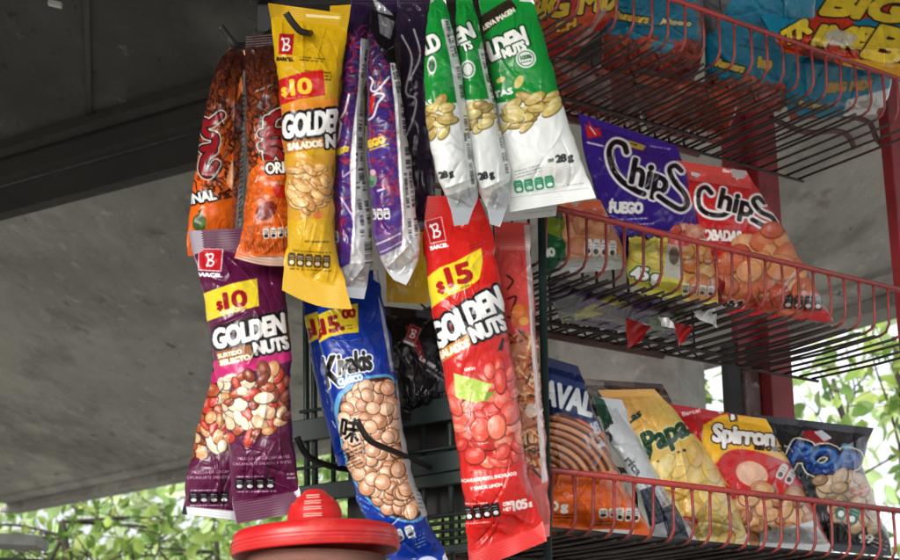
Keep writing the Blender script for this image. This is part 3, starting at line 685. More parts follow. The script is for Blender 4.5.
# ------------------------------------------------------------------ jar with red lid
jc = on_plane(np.array(316.), np.array(554.), (0, 1.255, 0, 0, 0)); K = 1.255/F*1.045
jar = empty('candy_jar', (jc[0], jc[1], jc[2]-.19), 'clear jar with a domed red plastic lid below the purple and blue nut bags', 'jar')
jo = (jc[0], jc[1], jc[2])
def jl(o): o.location = (0, 0, .19)
m = MB(); R = 80*K
prof = [(0, 61.5*K), (6*K, 61*K), (10*K, 59.5*K), (13*K, 56*K), (17.5*K, 53*K), (19.5*K, 49.5*K), (22.5*K, 48*K), (24*K, 44*K), (25.6*K, 40*K), (27*K, 29*K), (29*K, 27.4*K), (50*K, 25.5*K), (68*K, 24*K), (74*K, 22.6*K), (77.5*K, 19.5*K), (78.6*K, 15*K), (79.6*K, 2*K), (78.6*K, 0), (77*K, .6*K), (75*K, 12*K), (0, 17*K)]
m.lathe((0, 0, 0), prof, 96); o = m.build('lid', M_LID, jar, (0, 0, 0), True); jl(o); o.rotation_euler = (0, math.radians(-3.2), 0)
lid = o
m = MB()
for zz in (11.5, 8, 4.5): m.lathe((0, 0, 0), [(78.8*K, (zz-.8)*K), (80.4*K, zz*K), (78.6*K, (zz+.8)*K)], 96)
o = m.build('grip_ring', M_LID, lid, (0, 0, 0), True)
M_PALERED = pmat('raised_white_marks', (235, 150, 140), .5)
m = MB()
for zz, r in ((51, 18.7), (44.8, 23.7), (39, 25.7), (32.5, 26.6)):
    for dz in (0, 2.0):
        c = []
        for i in range(9):
            a = -math.pi/2+.02+(i-4)*.085; c.append(((r+.35)*K*math.cos(a), (r+.35)*K*math.sin(a), (zz+dz)*K))
        m.tube(c, .0007, 5)
o = m.build('embossed_mark', M_PALERED, lid, (0, 0, 0), True)
M_GLASS = pmat('clear_plastic', (226, 176, 160), .14, 0); M_GLASS.node_tree.nodes['Principled BSDF'].inputs['Transmission Weight'].default_value = .8
m = MB(); m.lathe((0, 0, 0), [(0, -.188), (60*K, -.188), (68*K, -.18), (70*K, -.06), (70*K, -.045), (66*K, -.03), (66*K, -2*K), (64*K, -2*K), (64*K, -.03), (67*K, -.05), (66*K, -.17), (0, -.183)], 64)
o = m.build('body', M_GLASS, jar, (0, 0, 0), True); jl(o)
m = MB(); m.lathe((0, 0, 0), [(0, -.17), (62*K, -.168), (64.5*K, -.06), (63.4*K, -.03), (63*K, -.004), (0, -.003)], 48)
o = m.build('filling', pmat('brown_sweets', (150, 84, 66), .6, 0, (60, (84, 44, 36), .4, .65), (80, .6, .01)), jar, (0, 0, 0), True); jl(o)
b = MB(); zt = jc[2]-.191; b.bar((-.5, jc[1]+.03, zt-.012), (.1, jc[1]+.03, zt-.012), (0, .2, 0), (0, 0, .012))
st = empty('counter', (-.2, jc[1], 0), 'plain dark counter under the red-lidded jar, just out of the picture', 'counter')
b.build('top', M_DKSTEEL, st, tuple(st.location), bevel=.003)
b = MB()
for x in (-.45, .05):
    for y in (-.12, .18): b.bar((x, jc[1]+y, 0), (x, jc[1]+y, zt-.024), (.015, 0, 0), (0, .015, 0))
b.build('frame', M_DKSTEEL, st, tuple(st.location))

# ------------------------------------------------------------------ the hanging bags
def HP(px, py, y0, k=0.0, m=0.0):
    q = on_plane(np.array(float(px)), np.array(float(py)), (0, y0, 0, 0, 0)); return (q[0], y0, q[2], k, m)
WH = (240, 240, 238); BK = (22, 20, 22); YE = (232, 200, 40); SILV = (196, 198, 202)
NUTG = 'small peanut bags on the black hooks'
def bag_flame(x0, y0, x1, y1, seed):
    r = np.random.RandomState(seed); A = Art(x0, y0, x1, y1, (226, 104, 34))
    for i in range(560):          # printed web of dark flames, thicker towards the top
        y = y0+(y1-y0)*r.rand()**1.5*.88; x = r.uniform(x0, x1); p = [(x, y)]
        for j in range(5): p.append((p[-1][0]+r.normal(0, 3), p[-1][1]+r.uniform(-2, 6)))
        A.line(p, r.uniform(.6, 2.4), [(62, 26, 20), (40, 22, 20), (120, 46, 24)][r.randint(3)], .9)
    for i in range(70):
        y = y0+(y1-y0)*r.uniform(.12, .7); x = r.uniform(x0, x1); p = [(x, y)]
        for j in range(4): p.append((p[-1][0]+r.normal(0, 3), p[-1][1]+r.uniform(0, 5)))
        A.line(p, .6, (236, 150, 70), .8)
    A.grad(0, y0+(y1-y0)*.62, 0, y0+(y1-y0)*.08, (52, 26, 22), 0, .93); return A  # top darkened further: shade from above painted over the print
DR = (140, 26, 34)
def stars(A, paths, wd=7): A.strokes(paths, wd, DR, [(2.6, (214, 208, 204)), (1.4, (34, 18, 20))])

# orange bag, left
A = bag_flame(178, 30, 262, 250, 3)
stars(A, [[(221, 116), (210, 124), (203, 122), (206, 134), (215, 137), (214, 146), (203, 149)], [(214, 150), (205, 158), (203, 170), (209, 174), (216, 164)]], 6)
A.poly([(186, 206), (236, 196), (240, 245), (186, 245)], (232, 108, 30)); 
A.text('GINAL', 198, 197, 10, 12, 36, WH, .6, [(2.2, BK)], skew=0)
A.poly([(206, 217), (200, 213), (194, 217), (193, 226), (199, 231), (206, 226)], (66, 92, 44), smooth=True); A.poly([(200, 214), (203, 208), (198, 210)], (50, 80, 40)); A.ell(203, 222, 4, 6, 30, (120, 140, 70), .7, soft=.8)
A.poly([(243, 70), (247, 74), (249, 100), (247, 150), (245, 190), (243, 240), (234, 240), (239, 180), (243, 120), (242, 90)], (190, 184, 178), met=.2)
for y in range(96, 232, 5): A.line([(244.5-(y-96)*.03, y), (241-(y-96)*.02, y+RNG.uniform(1, 4))], 1.1, (46, 38, 38), .85)
A.poly([(239, 84), (242, 74), (242, 92), (236, 104)], (240, 130, 60)); A.poly([(232, 158), (235, 172), (232, 190), (226, 182)], (244, 190, 150), .8)  # painted highlight near the neck and glint lower down the film
bag('snack_bag', 'orange flame-patterned snack bag, leftmost on the hooks, its neck gathered', [(233, 44), (222, 56), (208, 92), (200, 140), (193, 190), (187, 240), (188, 256)], [(243, 44), (247, 60), (250, 96), (248, 140), (245, 190), (240, 236), (238, 256)],
    HP(216, 140, 1.435, .35), A, .021, (12, 8), seed=3, amp=1.3, group='orange flame-patterned bags', folds=[(236, 60, 232, 200, 2.2, 2.5)], back=(150, 90, 50))
# orange bag, right
A = bag_flame(230, 25, 300, 275, 8)
stars(A, [[(283, 112), (273, 118), (271, 130), (281, 134), (284, 140)], [(262, 134), (284, 132)], [(262, 146), (276, 142), (284, 146)], [(268, 120), (268, 158), (275, 150), (284, 160)]], 6)
A.poly([(238, 182), (262, 160), (290, 160), (290, 275), (236, 275)], (226, 108, 36), .7)
A.text('ORIG', 279, 167, 11, 4, 26, WH, .5, [(2, BK)])
A.ell(266, 210, 12, 8, -38, (120, 34, 26)); A.ell(264, 207, 8, 4, -38, (150, 60, 46), .7, soft=.7)
A.poly([(272, 186), (281, 184), (290, 190), (286, 197), (276, 196)], (190, 36, 28), smooth=True); A.line([(278, 181), (280, 186)], 1.4, (60, 80, 40))
A.icons(277, 232, 4, 6.5, 11, .8, 4, (222, 216, 210), (40, 30, 30))
A.poly([(236, 257), (290, 255), (290, 275), (236, 275)], (150, 120, 104), met=.4)
for i in range(16): A.line([(244+i*3, 240+RNG.uniform(-4, 4)), (246+i*3, 252)], .8, (130, 60, 30), .7)
bag('snack_bag', 'orange flame-patterned snack bag with a chili, squeezed in left of the yellow bag', [(246, 36), (245, 60), (246, 110), (249, 165), (245, 205), (241, 235), (236, 252), (234, 258)], [(290, 32), (291, 80), (292, 130), (293, 180), (293, 230), (291, 262), (290, 266)],
    HP(265, 150, 1.352, 0), A, .017, (12, 7), seed=5, amp=1.3, group='orange flame-patterned bags', back=(150, 90, 50), sag=3)

# yellow bags
def yellow_art(x0, y0, x1, y1): return Art(x0, y0, x1, y1, (212, 170, 26))
A = yellow_art(255, -5, 365, 320)
A.logo(286, 45, 15, 21, -4, (176, 32, 40), name=(60, 40, 20))
A.smalltext(312, 61, 24, 2, 2.6, -5, (70, 56, 20), 3, 1.3); A.smalltext(318, 77, 26, 3, 3.4, -5, (60, 50, 20), 4, 2)
A.poly([(274, 82), (300, 74), (323, 71), (325, 96), (300, 100), (276, 107)], (196, 34, 32))
A.text('$', 284.5, 92, 8.5, 6, None, (240, 205, 60), .7); A.text('10', 301, 87, 15.5, 6, 20, (240, 205, 60), 1.0); A.smalltext(298, 98.5, 24, 1, 2, 6, (240, 180, 150), 5, 1)
A.poly([(274, 112), (300, 106), (345, 100), (345, 142), (310, 150), (278, 156)], (196, 120, 34)); A.poly([(274, 108), (300, 101), (345, 96), (345, 106), (300, 112), (276, 118)], (228, 140, 40), .8)
A.text('GOLDEN', 314, 123, 22.5, 6, 62, WH, 1.5, [(4.2, (24, 26, 30))], shear=.12, skew=.02)
A.text('NUTS', 344, 140, 13, 3, 36, WH, 1.0, [(3, (24, 26, 30))])
A.text('SALADOS', 305, 145, 6.5, 7, 34, (244, 236, 214), .7, [(2.2, (176, 112, 40))])
A.poly([(280, 158), (340, 152), (338, 216), (282, 220)], (206, 150, 62), .7)
A.nuts([(292, 170), (324, 164), (328, 190), (322, 208), (302, 210), (292, 196)], 40, (5.5, 9.5), [(226, 184, 118), (214, 164, 96), (234, 196, 136), (206, 150, 84)], 4, (.42, .55), ang=25)
A.ell(318, 214, 5, 4, 0, (210, 120, 60)); A.smalltext(318, 241, 26, 1, 2, -2, (90, 64, 20), 11, 2.2)
A.smalltext(311, 251, 40, 1, 2, -3, (90, 64, 20), 8, 1.2)
A.icons(309, 260, 5, 8, 14, .6, -3, (84, 66, 40), (238, 224, 180))
A.smalltext(311, 270, 42, 1, 2, -3, (90, 64, 20), 9, 1.2)
A.poly([(306, 14), (347, 17), (346, 19.5), (306, 17)], (250, 240, 210), .8)
bag('peanut_bag', 'yellow salted peanut bag with a red $10 price band, hanging beside the orange bags', [(268, 3), (272, 30), (275, 60), (280, 100), (283, 150), (287, 200), (287, 235), (284, 265), (282, 290)], [(347, 14), (346, 40), (342, 70), (338, 110), (335, 150), (333, 200), (335, 240), (343, 275), (352, 309)],
    HP(312, 150, 1.32, .08), A, .020, (14, 24), seed=12, amp=1.15, group=NUTG, folds=[(303, 10, 303, 72, 2.6, 2.2), (290, 300, 330, 262, -2.5, 3), (345, 300, 318, 268, 2.5, 3)], back=(200, 160, 30), sag=6)
A = yellow_art(325, -5, 375, 310); bag('peanut_bag', 'yellow bag showing only as a sliver behind the right edge of the $10 yellow bag', [(330, 6), (330, 80), (330, 190), (332, 300)], [(358, 4), (355, 60), (350, 120), (348, 200), (350, 296)], HP(343, 150, 1.385), A, .01, (12, 12), 1.0, seed=14, group=NUTG, back=(200, 160, 30))
A = yellow_art(375, 80, 445, 320); bag('peanut_bag', 'yellow bag hidden behind the purple snack bags, only its lower corner showing', [(378, 90), (380, 200), (384, 265), (387, 302)], [(432, 90), (432, 200), (431, 250), (428, 304)], HP(405, 200, 1.44), A, .012, (12, 16), .9, seed=15, group=NUTG, back=(200, 160, 30))

# dark purple bags with scribbles
def scribble(x0, y0, x1, y1, seed, base=(74, 42, 122)):
    r = np.random.RandomState(seed); A = Art(x0, y0, x1, y1, base)
    A.grad(0, y0+(y1-y0)*.5, 0, y0+(y1-y0)*.12, (36, 24, 44), 0, .8)  # black foil top, with the roof's shade painted in
    for i in range(int(420*(x1-x0)*(y1-y0)/25000)):
        x, y = r.uniform(x0, x1), r.uniform(y0+(y1-y0)*.12, y1); p = [(x, y)]
        an = r.uniform(0, 6.28)
        for j in range(r.randint(2, 5)): an += r.normal(0, 1.3); p.append((p[-1][0]+6*math.cos(an), p[-1][1]+6*math.sin(an)))
        A.line(p, r.uniform(.6, 1.3), [(170, 36, 62), (150, 40, 80), (196, 46, 60), (60, 60, 150)][r.randint(4)], .85)
    return A
def seam_marks(A, le, ri, seed, col):
    r = np.random.RandomState(seed)
    for (xa, ya), (xb, yb), (xc, yc), (xd, yd) in zip(le[:-1], le[1:], ri[:-1], ri[1:]):
        an = -math.degrees(math.atan2(yb-ya, (xb-xa+xd-xc)/2)); L = math.hypot(yb-ya, xb-xa); wd_ = abs(xc-xa+xd-xb)/2
        if wd_ < 4: continue
        t = r.uniform(.05, .2)
        while t < .92:
            ll = r.uniform(8, 16)/L; q = t+ll/2
            if q > .97: break
            x = (xa+(xb-xa)*q+xc+(xd-xc)*q)/2; y = ya+(yb-ya)*q
            if r.rand() < .45: A.smalltext(x, y, ll*L, 2, wd_*.33, an, col, r.randint(99), wd_*.24)
            else: A.smalltext(x, y, ll*L, 1, 2, an, col, r.randint(99), wd_*.5)
            t += ll+r.uniform(.02, .12)
def strip(A, le, ri, seed):
    A.poly(list(le)+list(ri)[::-1], (236, 238, 240), met=.05)
    seam_marks(A, le, ri, seed, (60, 64, 72))
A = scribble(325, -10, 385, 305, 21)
A.line([(338, 118), (341, 124), (339, 138), (335, 146)], 2.2, (222, 214, 216)); A.line([(349, 96), (345, 112), (341, 118)], 2, (222, 214, 216))
A.text('FUEGO', 340, 151, 5.5, 22, 17, (226, 200, 50), .5); A.line([(331, 156), (349, 147)], 1.2, (226, 200, 50))
A.icons(336, 236, 1, 6, 12, 1, 0, (224, 224, 226), (60, 60, 70)); A.icons(335, 252, 1, 5, 6, 1, 0, (200, 200, 206), (60, 60, 70))
A.poly([(334, 272), (350, 262), (372, 240), (380, 270), (372, 305), (330, 305)], (200, 202, 208), met=.3)
strip(A, [(361, 40), (358, 90), (353, 130), (350, 165), (351, 195), (353, 225), (350, 262)], [(372, 40), (366, 90), (364, 130), (366, 165), (370, 195), (376, 225), (380, 262)], 4)
A.poly([(365, 60), (368, 80), (365, 120), (360, 108)], (226, 228, 232), met=.5)
A.line([(344, 176), (357, 166), (359, 150)], 1.6, (214, 190, 220)); A.line([(341, 197), (352, 214), (356, 226)], 1.8, (214, 200, 230))
bag('snack_bag', 'dark purple scribble-printed snack bag seen edge-on beside the yellow $10 bag', [(352, -6), (346, 40), (340, 90), (336, 140), (334, 200), (334, 250), (337, 284), (341, 297)], [(372, -6), (369, 40), (365, 90), (364, 140), (367, 180), (372, 220), (373, 262), (364, 299)],
    HP(352, 150, 1.345, .3), A, .02, (10, 10), seed=22, amp=1.6, creases=34, group='purple scribble-printed snack bags', folds=[(357, 100, 354, 250, 3, 2), (345, 290, 366, 262, 3, 2.4)])
A = Art(380, -10, 445, 240, (48, 36, 58)); A.strokes([[(402, 36), (412, 60), (406, 92), (416, 100), (412, 122), (404, 140)], [(414, 30), (420, 56), (410, 80)]], 1.8, (210, 206, 210))
for i in range(40): 
    x, y = RNG.uniform(400, 440), RNG.uniform(40, 230); A.line([(x, y), (x+RNG.normal(0, 5), y+RNG.normal(0, 5))], .9, (110, 30, 50), .8)
bag('snack_bag', 'blackish snack bag with pale outline drawing, wedged between the purple and the green bags', [(392, -6), (396, 60), (398, 140), (402, 232)], [(428, -6), (428, 60), (432, 140), (438, 232)], HP(414, 110, 1.375, .1), A, .016, (10, 10), .8, seed=23, amp=1.5, group='purple scribble-printed snack bags')
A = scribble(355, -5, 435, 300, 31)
A.poly([(372, -5), (392, 14), (412, 4), (412, 60), (398, 80), (385, 60), (370, 30)], (22, 18, 24))
A.poly([(378, 14), (395, 22), (390, 40), (380, 34)], (150, 150, 156), met=.6); A.poly([(371, -4), (384, 6), (394, 16), (378, 12)], (190, 190, 196), met=.6)
A.strokes([[(370, 78), (373, 82), (371, 90), (376, 92), (384, 84), (389, 78)], [(372, 98), (377, 94), (384, 96), (378, 104), (374, 116), (369, 120)]], 2.0, (226, 222, 226)); A.poly([(370, 97), (376, 96), (373, 112), (369, 116)], (190, 36, 44))
A.text('FUEGO', 372, 143, 7, 18, 26, (226, 200, 50), .6); A.line([(362, 150), (386, 139)], 1.4, (226, 200, 50)); A.line([(370, 150), (388, 144)], 1.2, (226, 200, 50))
A.ell(372, 180, 5, 7, 10, (110, 150, 120)); A.ell(371, 183, 3, 3, 0, (60, 100, 70)); A.ell(373, 172, 3, 3, 0, (220, 180, 190)); A.line([(378, 190), (384, 188)], 2, (210, 206, 220))
A.icons(380, 213, 3, 6.2, 11, .6, 6, (230, 230, 232), (50, 50, 60))
A.poly([(373, 236), (402, 224), (410, 246), (400, 262), (380, 262)], (128, 112, 160), .6, met=.3); A.line([(376, 244), (400, 232)], 1.6, (222, 216, 230)); A.line([(380, 252), (402, 240)], 1.2, (210, 200, 226))
strip(A, [(390, 64), (394, 100), (397, 140), (399, 180), (402, 215), (402, 246)], [(395, 64), (406, 100), (412, 140), (415, 180), (419, 215), (424, 246)], 7)
A.poly([(380, 256), (402, 244), (430, 226), (430, 300), (375, 300)], (206, 208, 212), met=.3)
bag('snack_bag', 'dark purple scribble-printed snack bag with a silver crumpled bottom, right of its edge-on twin', [(373, -6), (368, 40), (366, 90), (367, 140), (370, 200), (374, 240), (381, 264), (394, 280)], [(398, -6), (396, 40), (402, 90), (408, 140), (415, 195), (420, 235), (420, 262), (406, 285)],
    HP(393, 140, 1.325, .2), A, .021, (10, 9), seed=33, amp=1.7, creases=36, group='purple scribble-printed snack bags', folds=[(396, 70, 405, 240, 3, 2), (385, 270, 412, 240, 3, 2.4), (392, 276, 420, 255, -3, 2.4)])

# green peanut bags
GRN = (22, 140, 56)
def green_art(x0, y0, x1, y1, ya, yb):
    A = Art(x0, y0, x1, y1, (226, 230, 228)); A.poly([(x0, y0), (x1, y0), (x1, yb), ((x0+x1)/2, (ya+yb)/2+1), (x0, ya)], GRN)
    for i in range(-60, 120): A.line([(x0+i*3.2, y0), (x0+i*3.2+90, y0+90*.62+30)], .5, (58, 166, 88), .55)
    m = Art(x0, y0, x1, y1, (226, 230, 228)); j = int((min(ya, yb)-y0)*3)
    X = x0+np.arange(A.W)/3; lim = ya+(yb-ya)*(X-x0)/(x1-x0); yy = y0+np.arange(A.H)/3
    k = yy[:, None] > lim[None, :]; A.rgb[k] = (226, 230, 228); return A
NG = [(206, 186, 112), (190, 166, 92), (214, 198, 132), (176, 148, 78)]
A = green_art(495-25, -10, 605, 225, 108, 84)
A.poly([(478, 18), (510, -2), (517, 8), (483, 36)], (52, 44, 32)); A.text('NUEVA IMAGEN', 497, 20, 5.2, 31, 40, (235, 232, 215), .4)
A.text('GOLDEN', 495, 49, 19, 24, 66, WH, 1.5, [(3.2, (18, 70, 34))], shear=.1); A.text('NUTS', 514, 50, 9, 22, 23, WH, .9, [(2.2, (18, 70, 34))])
A.ell(526, 59, 10, 9.4, 0, (228, 234, 228)); A.ell(526, 59, 8.4, 7.8, 0, (70, 120, 84)); A.ell(526, 59, 7.4, 6.8, 0, (226, 232, 226)); A.text('100%', 526, 57.5, 4, 12, 11, (50, 100, 62), .3); A.smalltext(526, 62.5, 10, 1, 2, 12, (50, 100, 62), 2, 1.2)
A.text('PEPITAS', 494, 95, 5.8, 14, 38, WH, .5); A.ell(519, 82, 4, 7, 28, (212, 196, 120)); A.ell(501, 80, 2.6, 5, 60, (212, 196, 120))
A.nuts([(502, 112), (520, 100), (545, 88), (558, 96), (557, 108), (545, 112), (530, 126), (505, 128)], 22, (9, 13.5), NG, 6, (.36, .46), ang=-18, hi=.45)
A.text('28 g', 564, 157, 7.4, 9, 17, (50, 54, 54), .5); A.text('CONT', 550.5, 159.5, 3.2, 9, 6, (90, 94, 94), .2)
A.icons(534, 184, 4, 9.2, 13, 1.2, 9, (54, 150, 110), (226, 238, 230)); A.smalltext(528, 171, 26, 3, 3, 16, (110, 118, 116), 6, 1.2, .7)
A.line([(508, 198), (588, 188)], .8, (150, 156, 158), .6); A.smalltext(572, 185, 24, 1, 3, 8, (130, 136, 136), 7, 1.1, .6)
bag('peanut_bag', 'green and white pepita bag facing the viewer, the widest of the green bags', [(478, -8), (484, 30), (492, 80), (500, 130), (508, 175), (510, 212)], [(530, -8), (541, 30), (556, 80), (570, 130), (583, 165), (596, 198)],
    HP(530, 110, 1.335, .1), A, .014, (10, 13), seed=41, amp=1.0, creases=20, group=NUTG, back=(215, 218, 218), folds=[(570, 185, 590, 150, -1.6, 2.5)])
def green_side(x0, y0, x1, y1, ya, yb, le, ri, tail, seed, words):
    A = green_art(x0, y0, x1, y1, ya, yb); A.poly(list(le)+list(ri)[::-1], (220, 224, 224), met=.15)
    seam_marks(A, le, ri, seed, (56, 66, 62))
    return A
A = green_side(440, -10, 520, 230, 101, 98, [(478, 50), (489, 100), (499, 150), (502, 178)], [(485, 50), (496, 100), (507, 150), (511, 178)], None, 5, '')
A.text('EN', 463, 34, 16, 24, 20, WH, 1.2, [(2.6, (18, 70, 34))]); A.text('TS', 467, 47, 8, 20, 10, WH, .7, [(1.8, (18, 70, 34))])
A.ell(468, 70, 7.6, 9, 0, (226, 232, 226)); A.ell(468, 70, 5.8, 7, 0, (70, 110, 80)); A.ell(468, 70, 4.6, 6, 0, (220, 228, 220))
A.nuts([(470, 106), (486, 100), (489, 118), (484, 128), (470, 130)], 9, (7, 10), NG, 7, (.45, .6), ang=-30, hi=.4); A.text('28 g', 486, 174, 7, 14, 15, (50, 54, 54), .5)
A.poly([(492, 190), (515, 178), (515, 230), (480, 230)], (186, 190, 194), met=.3)
bag('peanut_bag', 'green and white pepita bag turned half sideways, middle one of the green bags', [(456, -8), (457, 40), (462, 90), (468, 140), (476, 185), (487, 208), (490, 224)], [(470, -8), (482, 40), (492, 90), (503, 140), (511, 175), (511, 196), (500, 227)],
    HP(483, 110, 1.31, .5), A, .019, (10, 16), seed=43, amp=1.4, creases=26, group=NUTG, back=(205, 208, 208), folds=[(478, 190, 508, 176, 2.4, 2.4), (492, 224, 500, 190, 2.4, 2)])
A = green_side(415, -10, 490, 235, 106, 100, [(441, 20), (450, 60), (458, 110), (464, 160), (466, 180)], [(449, 20), (460, 60), (468, 110), (473, 160), (476, 180)], None, 9, '')
A.text('LD', 431, 44, 17, 22, 16, WH, 1.2, [(2.6, (18, 70, 34))]); A.ell(432, 66, 4.6, 9, 0, (222, 230, 222)); A.ell(432, 66, 3.2, 6.6, 0, (70, 110, 80)); A.text('AS', 427, 103, 5.4, 10, 10, WH, .4)
A.nuts([(424, 106), (446, 100), (450, 118), (444, 132), (426, 134)], 11, (7, 10.5), NG, 8, (.45, .62), ang=-30, hi=.4); A.text('28 g', 446, 173, 6.6, 16, 14, (50, 54, 54), .5)
A.line([(434, 150), (450, 142), (462, 150)], 2, (200, 204, 206), .7)
A.poly([(444, 196), (478, 184), (485, 235), (440, 235)], (182, 186, 190), met=.3)
bag('peanut_bag', 'green and white pepita bag turned nearly edge-on, leftmost of the green bags', [(431, -8), (427, 30), (424, 80), (426, 120), (431, 155), (439, 182), (449, 200), (454, 226)], [(444, -8), (452, 30), (462, 75), (468, 115), (473, 150), (476, 178), (478, 196), (468, 224)],
    HP(448, 110, 1.285, .55), A, .021, (10, 18), seed=45, amp=1.5, creases=28, group=NUTG, back=(205, 208, 208), folds=[(438, 190, 474, 176, 2.6, 2.4), (452, 222, 462, 190, 2.6, 2), (445, 196, 470, 205, -2, 2)])
A = Art(490, 100, 570, 240, (214, 218, 218)); A.smalltext(540, 210, 30, 2, 4, 6, (150, 156, 156), 4, 1.4, .5)
bag('peanut_bag', 'silvery white lower end of a further pepita bag behind the widest green one', [(500, 110), (502, 160), (501, 205), (500, 222)], [(556, 110), (560, 160), (558, 195), (556, 216)], HP(530, 170, 1.375, .1), A, .012, (10, 12), .8, seed=47, amp=1.5, group=NUTG, back=(205, 208, 208), seal_metal=.3)

# purple nut bags
PUR = (92, 26, 66)
MIX = [(226, 200, 168), (214, 176, 134), (176, 84, 50), (190, 62, 44), (232, 212, 184), (140, 64, 40), (206, 150, 96)]
def purple_art(dx, dy, x0, y0, x1, y1, seed):
    A = Art(x0, y0, x1, y1, PUR)
    A.logo(210+dx, 260+dy, 23, 21, -4, (188, 30, 44), (228, 214, 216))
    A.poly([(203+dx, 294+dy), (230+dx, 285+dy), (257+dx, 279+dy), (259+dx, 307+dy), (232+dx, 314+dy), (206+dx, 322+dy)], (230, 206, 58))
    A.text('$', 220+dx, 306+dy, 8.5, 10, None, (150, 26, 40), .8); A.text('10', 235.5+dx, 300+dy, 16.5, 9, 22, (150, 26, 40), 1.1); A.smalltext(236+dx, 311+dy, 24, 1, 2, 9, (130, 60, 40), 5, 1)
    A.poly([(212+dx, 362+dy), (250+dx, 350+dy), (294+dx, 338+dy), (294+dx, 360+dy), (250+dx, 372+dy), (214+dx, 384+dy)], (196, 40, 116))
    A.text('GOLDEN', 249+dx, 331+dy, 19, 12, 72, WH, 1.4, [(4, (20, 18, 24))], shear=.1, skew=.03); A.text('NUTS', 271+dx, 345.5+dy, 12.5, 12, 34, WH, 1.0, [(3.2, (20, 18, 24))])
    A.poly([(216+dx, 352+dy), (251+dx, 345+dy), (253+dx, 359+dy), (219+dx, 367+dy)], (146, 92, 44)); A.text('SURTIDO', 230+dx, 354+dy, 4.2, 12, 24, (244, 232, 210), .4); A.text('SELECTO', 235+dx, 360+dy, 5, 12, 30, (244, 232, 210), .5)
    A.nuts([(204+dx, 392+dy), (232+dx, 376+dy), (275+dx, 368+dy), (290+dx, 380+dy), (290+dx, 418+dy), (262+dx, 436+dy), (228+dx, 440+dy), (206+dx, 430+dy)], 58, (5.5, 10.5), MIX, seed, (.45, .8), hi=.5, edge=.42)
    A.text('MEZCLA DE CACAHUATES,', 264+dx, 456.5+dy, 2.9, 2, 52, (236, 220, 230), .15); A.text('CACAHUATE SALADO Y FRITO', 262+dx, 462+dy, 2.9, 2, 58, (236, 220, 230), .15); A.smalltext(250+dx, 476+dy, 26, 1, 2, 2, (226, 206, 220), seed+1, 1.4)
    A.icons(255+dx, 483+dy, 4, 9.6, 12, .6, 1, (26, 20, 28), (230, 226, 230)); A.smalltext(256+dx, 491.5+dy, 40, 1, 2, 1, (226, 206, 220), seed+3, 1.2); A.smalltext(291+dx, 476+dy, 8, 2, 4, 0, (226, 206, 220), seed+5, 2)
    return A
A = purple_art(0, 0, 180, 220, 310, 530, 5)
bag('peanut_bag', 'front purple mixed nut bag with the whole yellow $10 price showing', [(188, 231), (196, 262), (203, 296), (209, 335), (217, 380), (226, 425), (231, 470), (232, 500), (236, 524)], [(284, 226), (285, 262), (287, 306), (291, 340), (290, 385), (292, 430), (296, 470), (301, 500), (303, 512)],
    HP(250, 380, 1.385, .06), A, .02, (22, 22), seed=51, amp=1.25, creases=28, group=NUTG, back=(150, 140, 150), folds=[(240, 522, 262, 488, 2.6, 3), (296, 508, 268, 494, -2.6, 3), (215, 240, 236, 290, 2, 3)])
A = purple_art(-46, 14, 165, 220, 260, 535, 9)
A.poly([(170, 505), (245, 512), (245, 535), (170, 535)], (206, 208, 212), met=.5); A.poly([(180, 506), (186, 506), (188, 520), (182, 520)], (30, 28, 32))
bag('peanut_bag', 'rear purple mixed nut bag peeping out left of its twin, silver bottom edge', [(196, 240), (207, 275), (215, 310), (217, 345), (212, 378), (204, 405), (195, 440), (187, 475), (182, 514)], [(240, 240), (244, 300), (248, 370), (250, 430), (250, 480), (250, 522)],
    HP(215, 380, 1.43, .1), A, .016, (16, 9), seed=53, amp=1.3, creases=22, group=NUTG, back=(150, 140, 150))

# blue peanut bags
BLU = (20, 54, 148)
def blue_art(x0, y0, x1, y1, dx=0):
    A = Art(x0, y0, x1, y1, BLU)
    A.poly([(309+dx, 318), (330+dx, 311), (358+dx, 304), (359+dx, 334), (345+dx, 335), (330+dx, 338), (316+dx, 345)], (226, 202, 52))
    A.text('$', 318.5+dx, 333, 10, 12, None, (150, 30, 34), .8); A.text('15.', 332.5+dx, 325, 16, 12, 21, (150, 30, 34), 1.0); A.text('00', 349+dx, 314.5, 9, 8, 13, (150, 30, 34), .8); A.smalltext(348+dx, 329, 9, 2, 3, 4, (90, 60, 30), 3, 1.3)
    return A
A = blue_art(295, 250, 455, 575)
wnd = [(349, 391), (362, 382), (380, 378), (392, 380), (397, 398), (399, 425), (403, 450), (412, 480), (420, 506), (418, 516), (404, 518), (388, 512), (372, 500), (358, 482), (349, 462), (342, 438), (339, 414), (342, 398)]
big = [((x-377)*1.1+376, (y-450)*1.04+450) for x, y in wnd]
A.poly(big, (92, 164, 214), smooth=True); A.poly(wnd, (74, 42, 30), smooth=True)
A.nuts([((x-377)*.88+377, (y-450)*.93+450) for x, y in wnd], 120, (6.0, 8.0), [(214, 164, 128), (222, 176, 142), (200, 146, 110), (228, 186, 152), (208, 154, 122)], 12, (.84, 1.0), dome=2.2, edge=.42, hi=.5)
A.poly([(396, 262), (402, 262), (455, 575), (424, 575), (404, 470), (398, 400)], BLU, 0)
A.text('K', 331.5, 371, 32, 6, 17, BK, 1.0, [(2.6, (236, 238, 242))], shear=-.1); A.text('iyakis', 355, 362, 21, 9, 33, BK, .9, [(2.2, (236, 238, 242))], shear=.1); A.text('K', 331.5, 371, 32, 6, 17, BK, 1.0, shear=-.1)
A.text('CLÁSICO', 350.5, 380, 6.2, 12, 24, (236, 238, 242), .5, [(1.8, (60, 120, 190))])
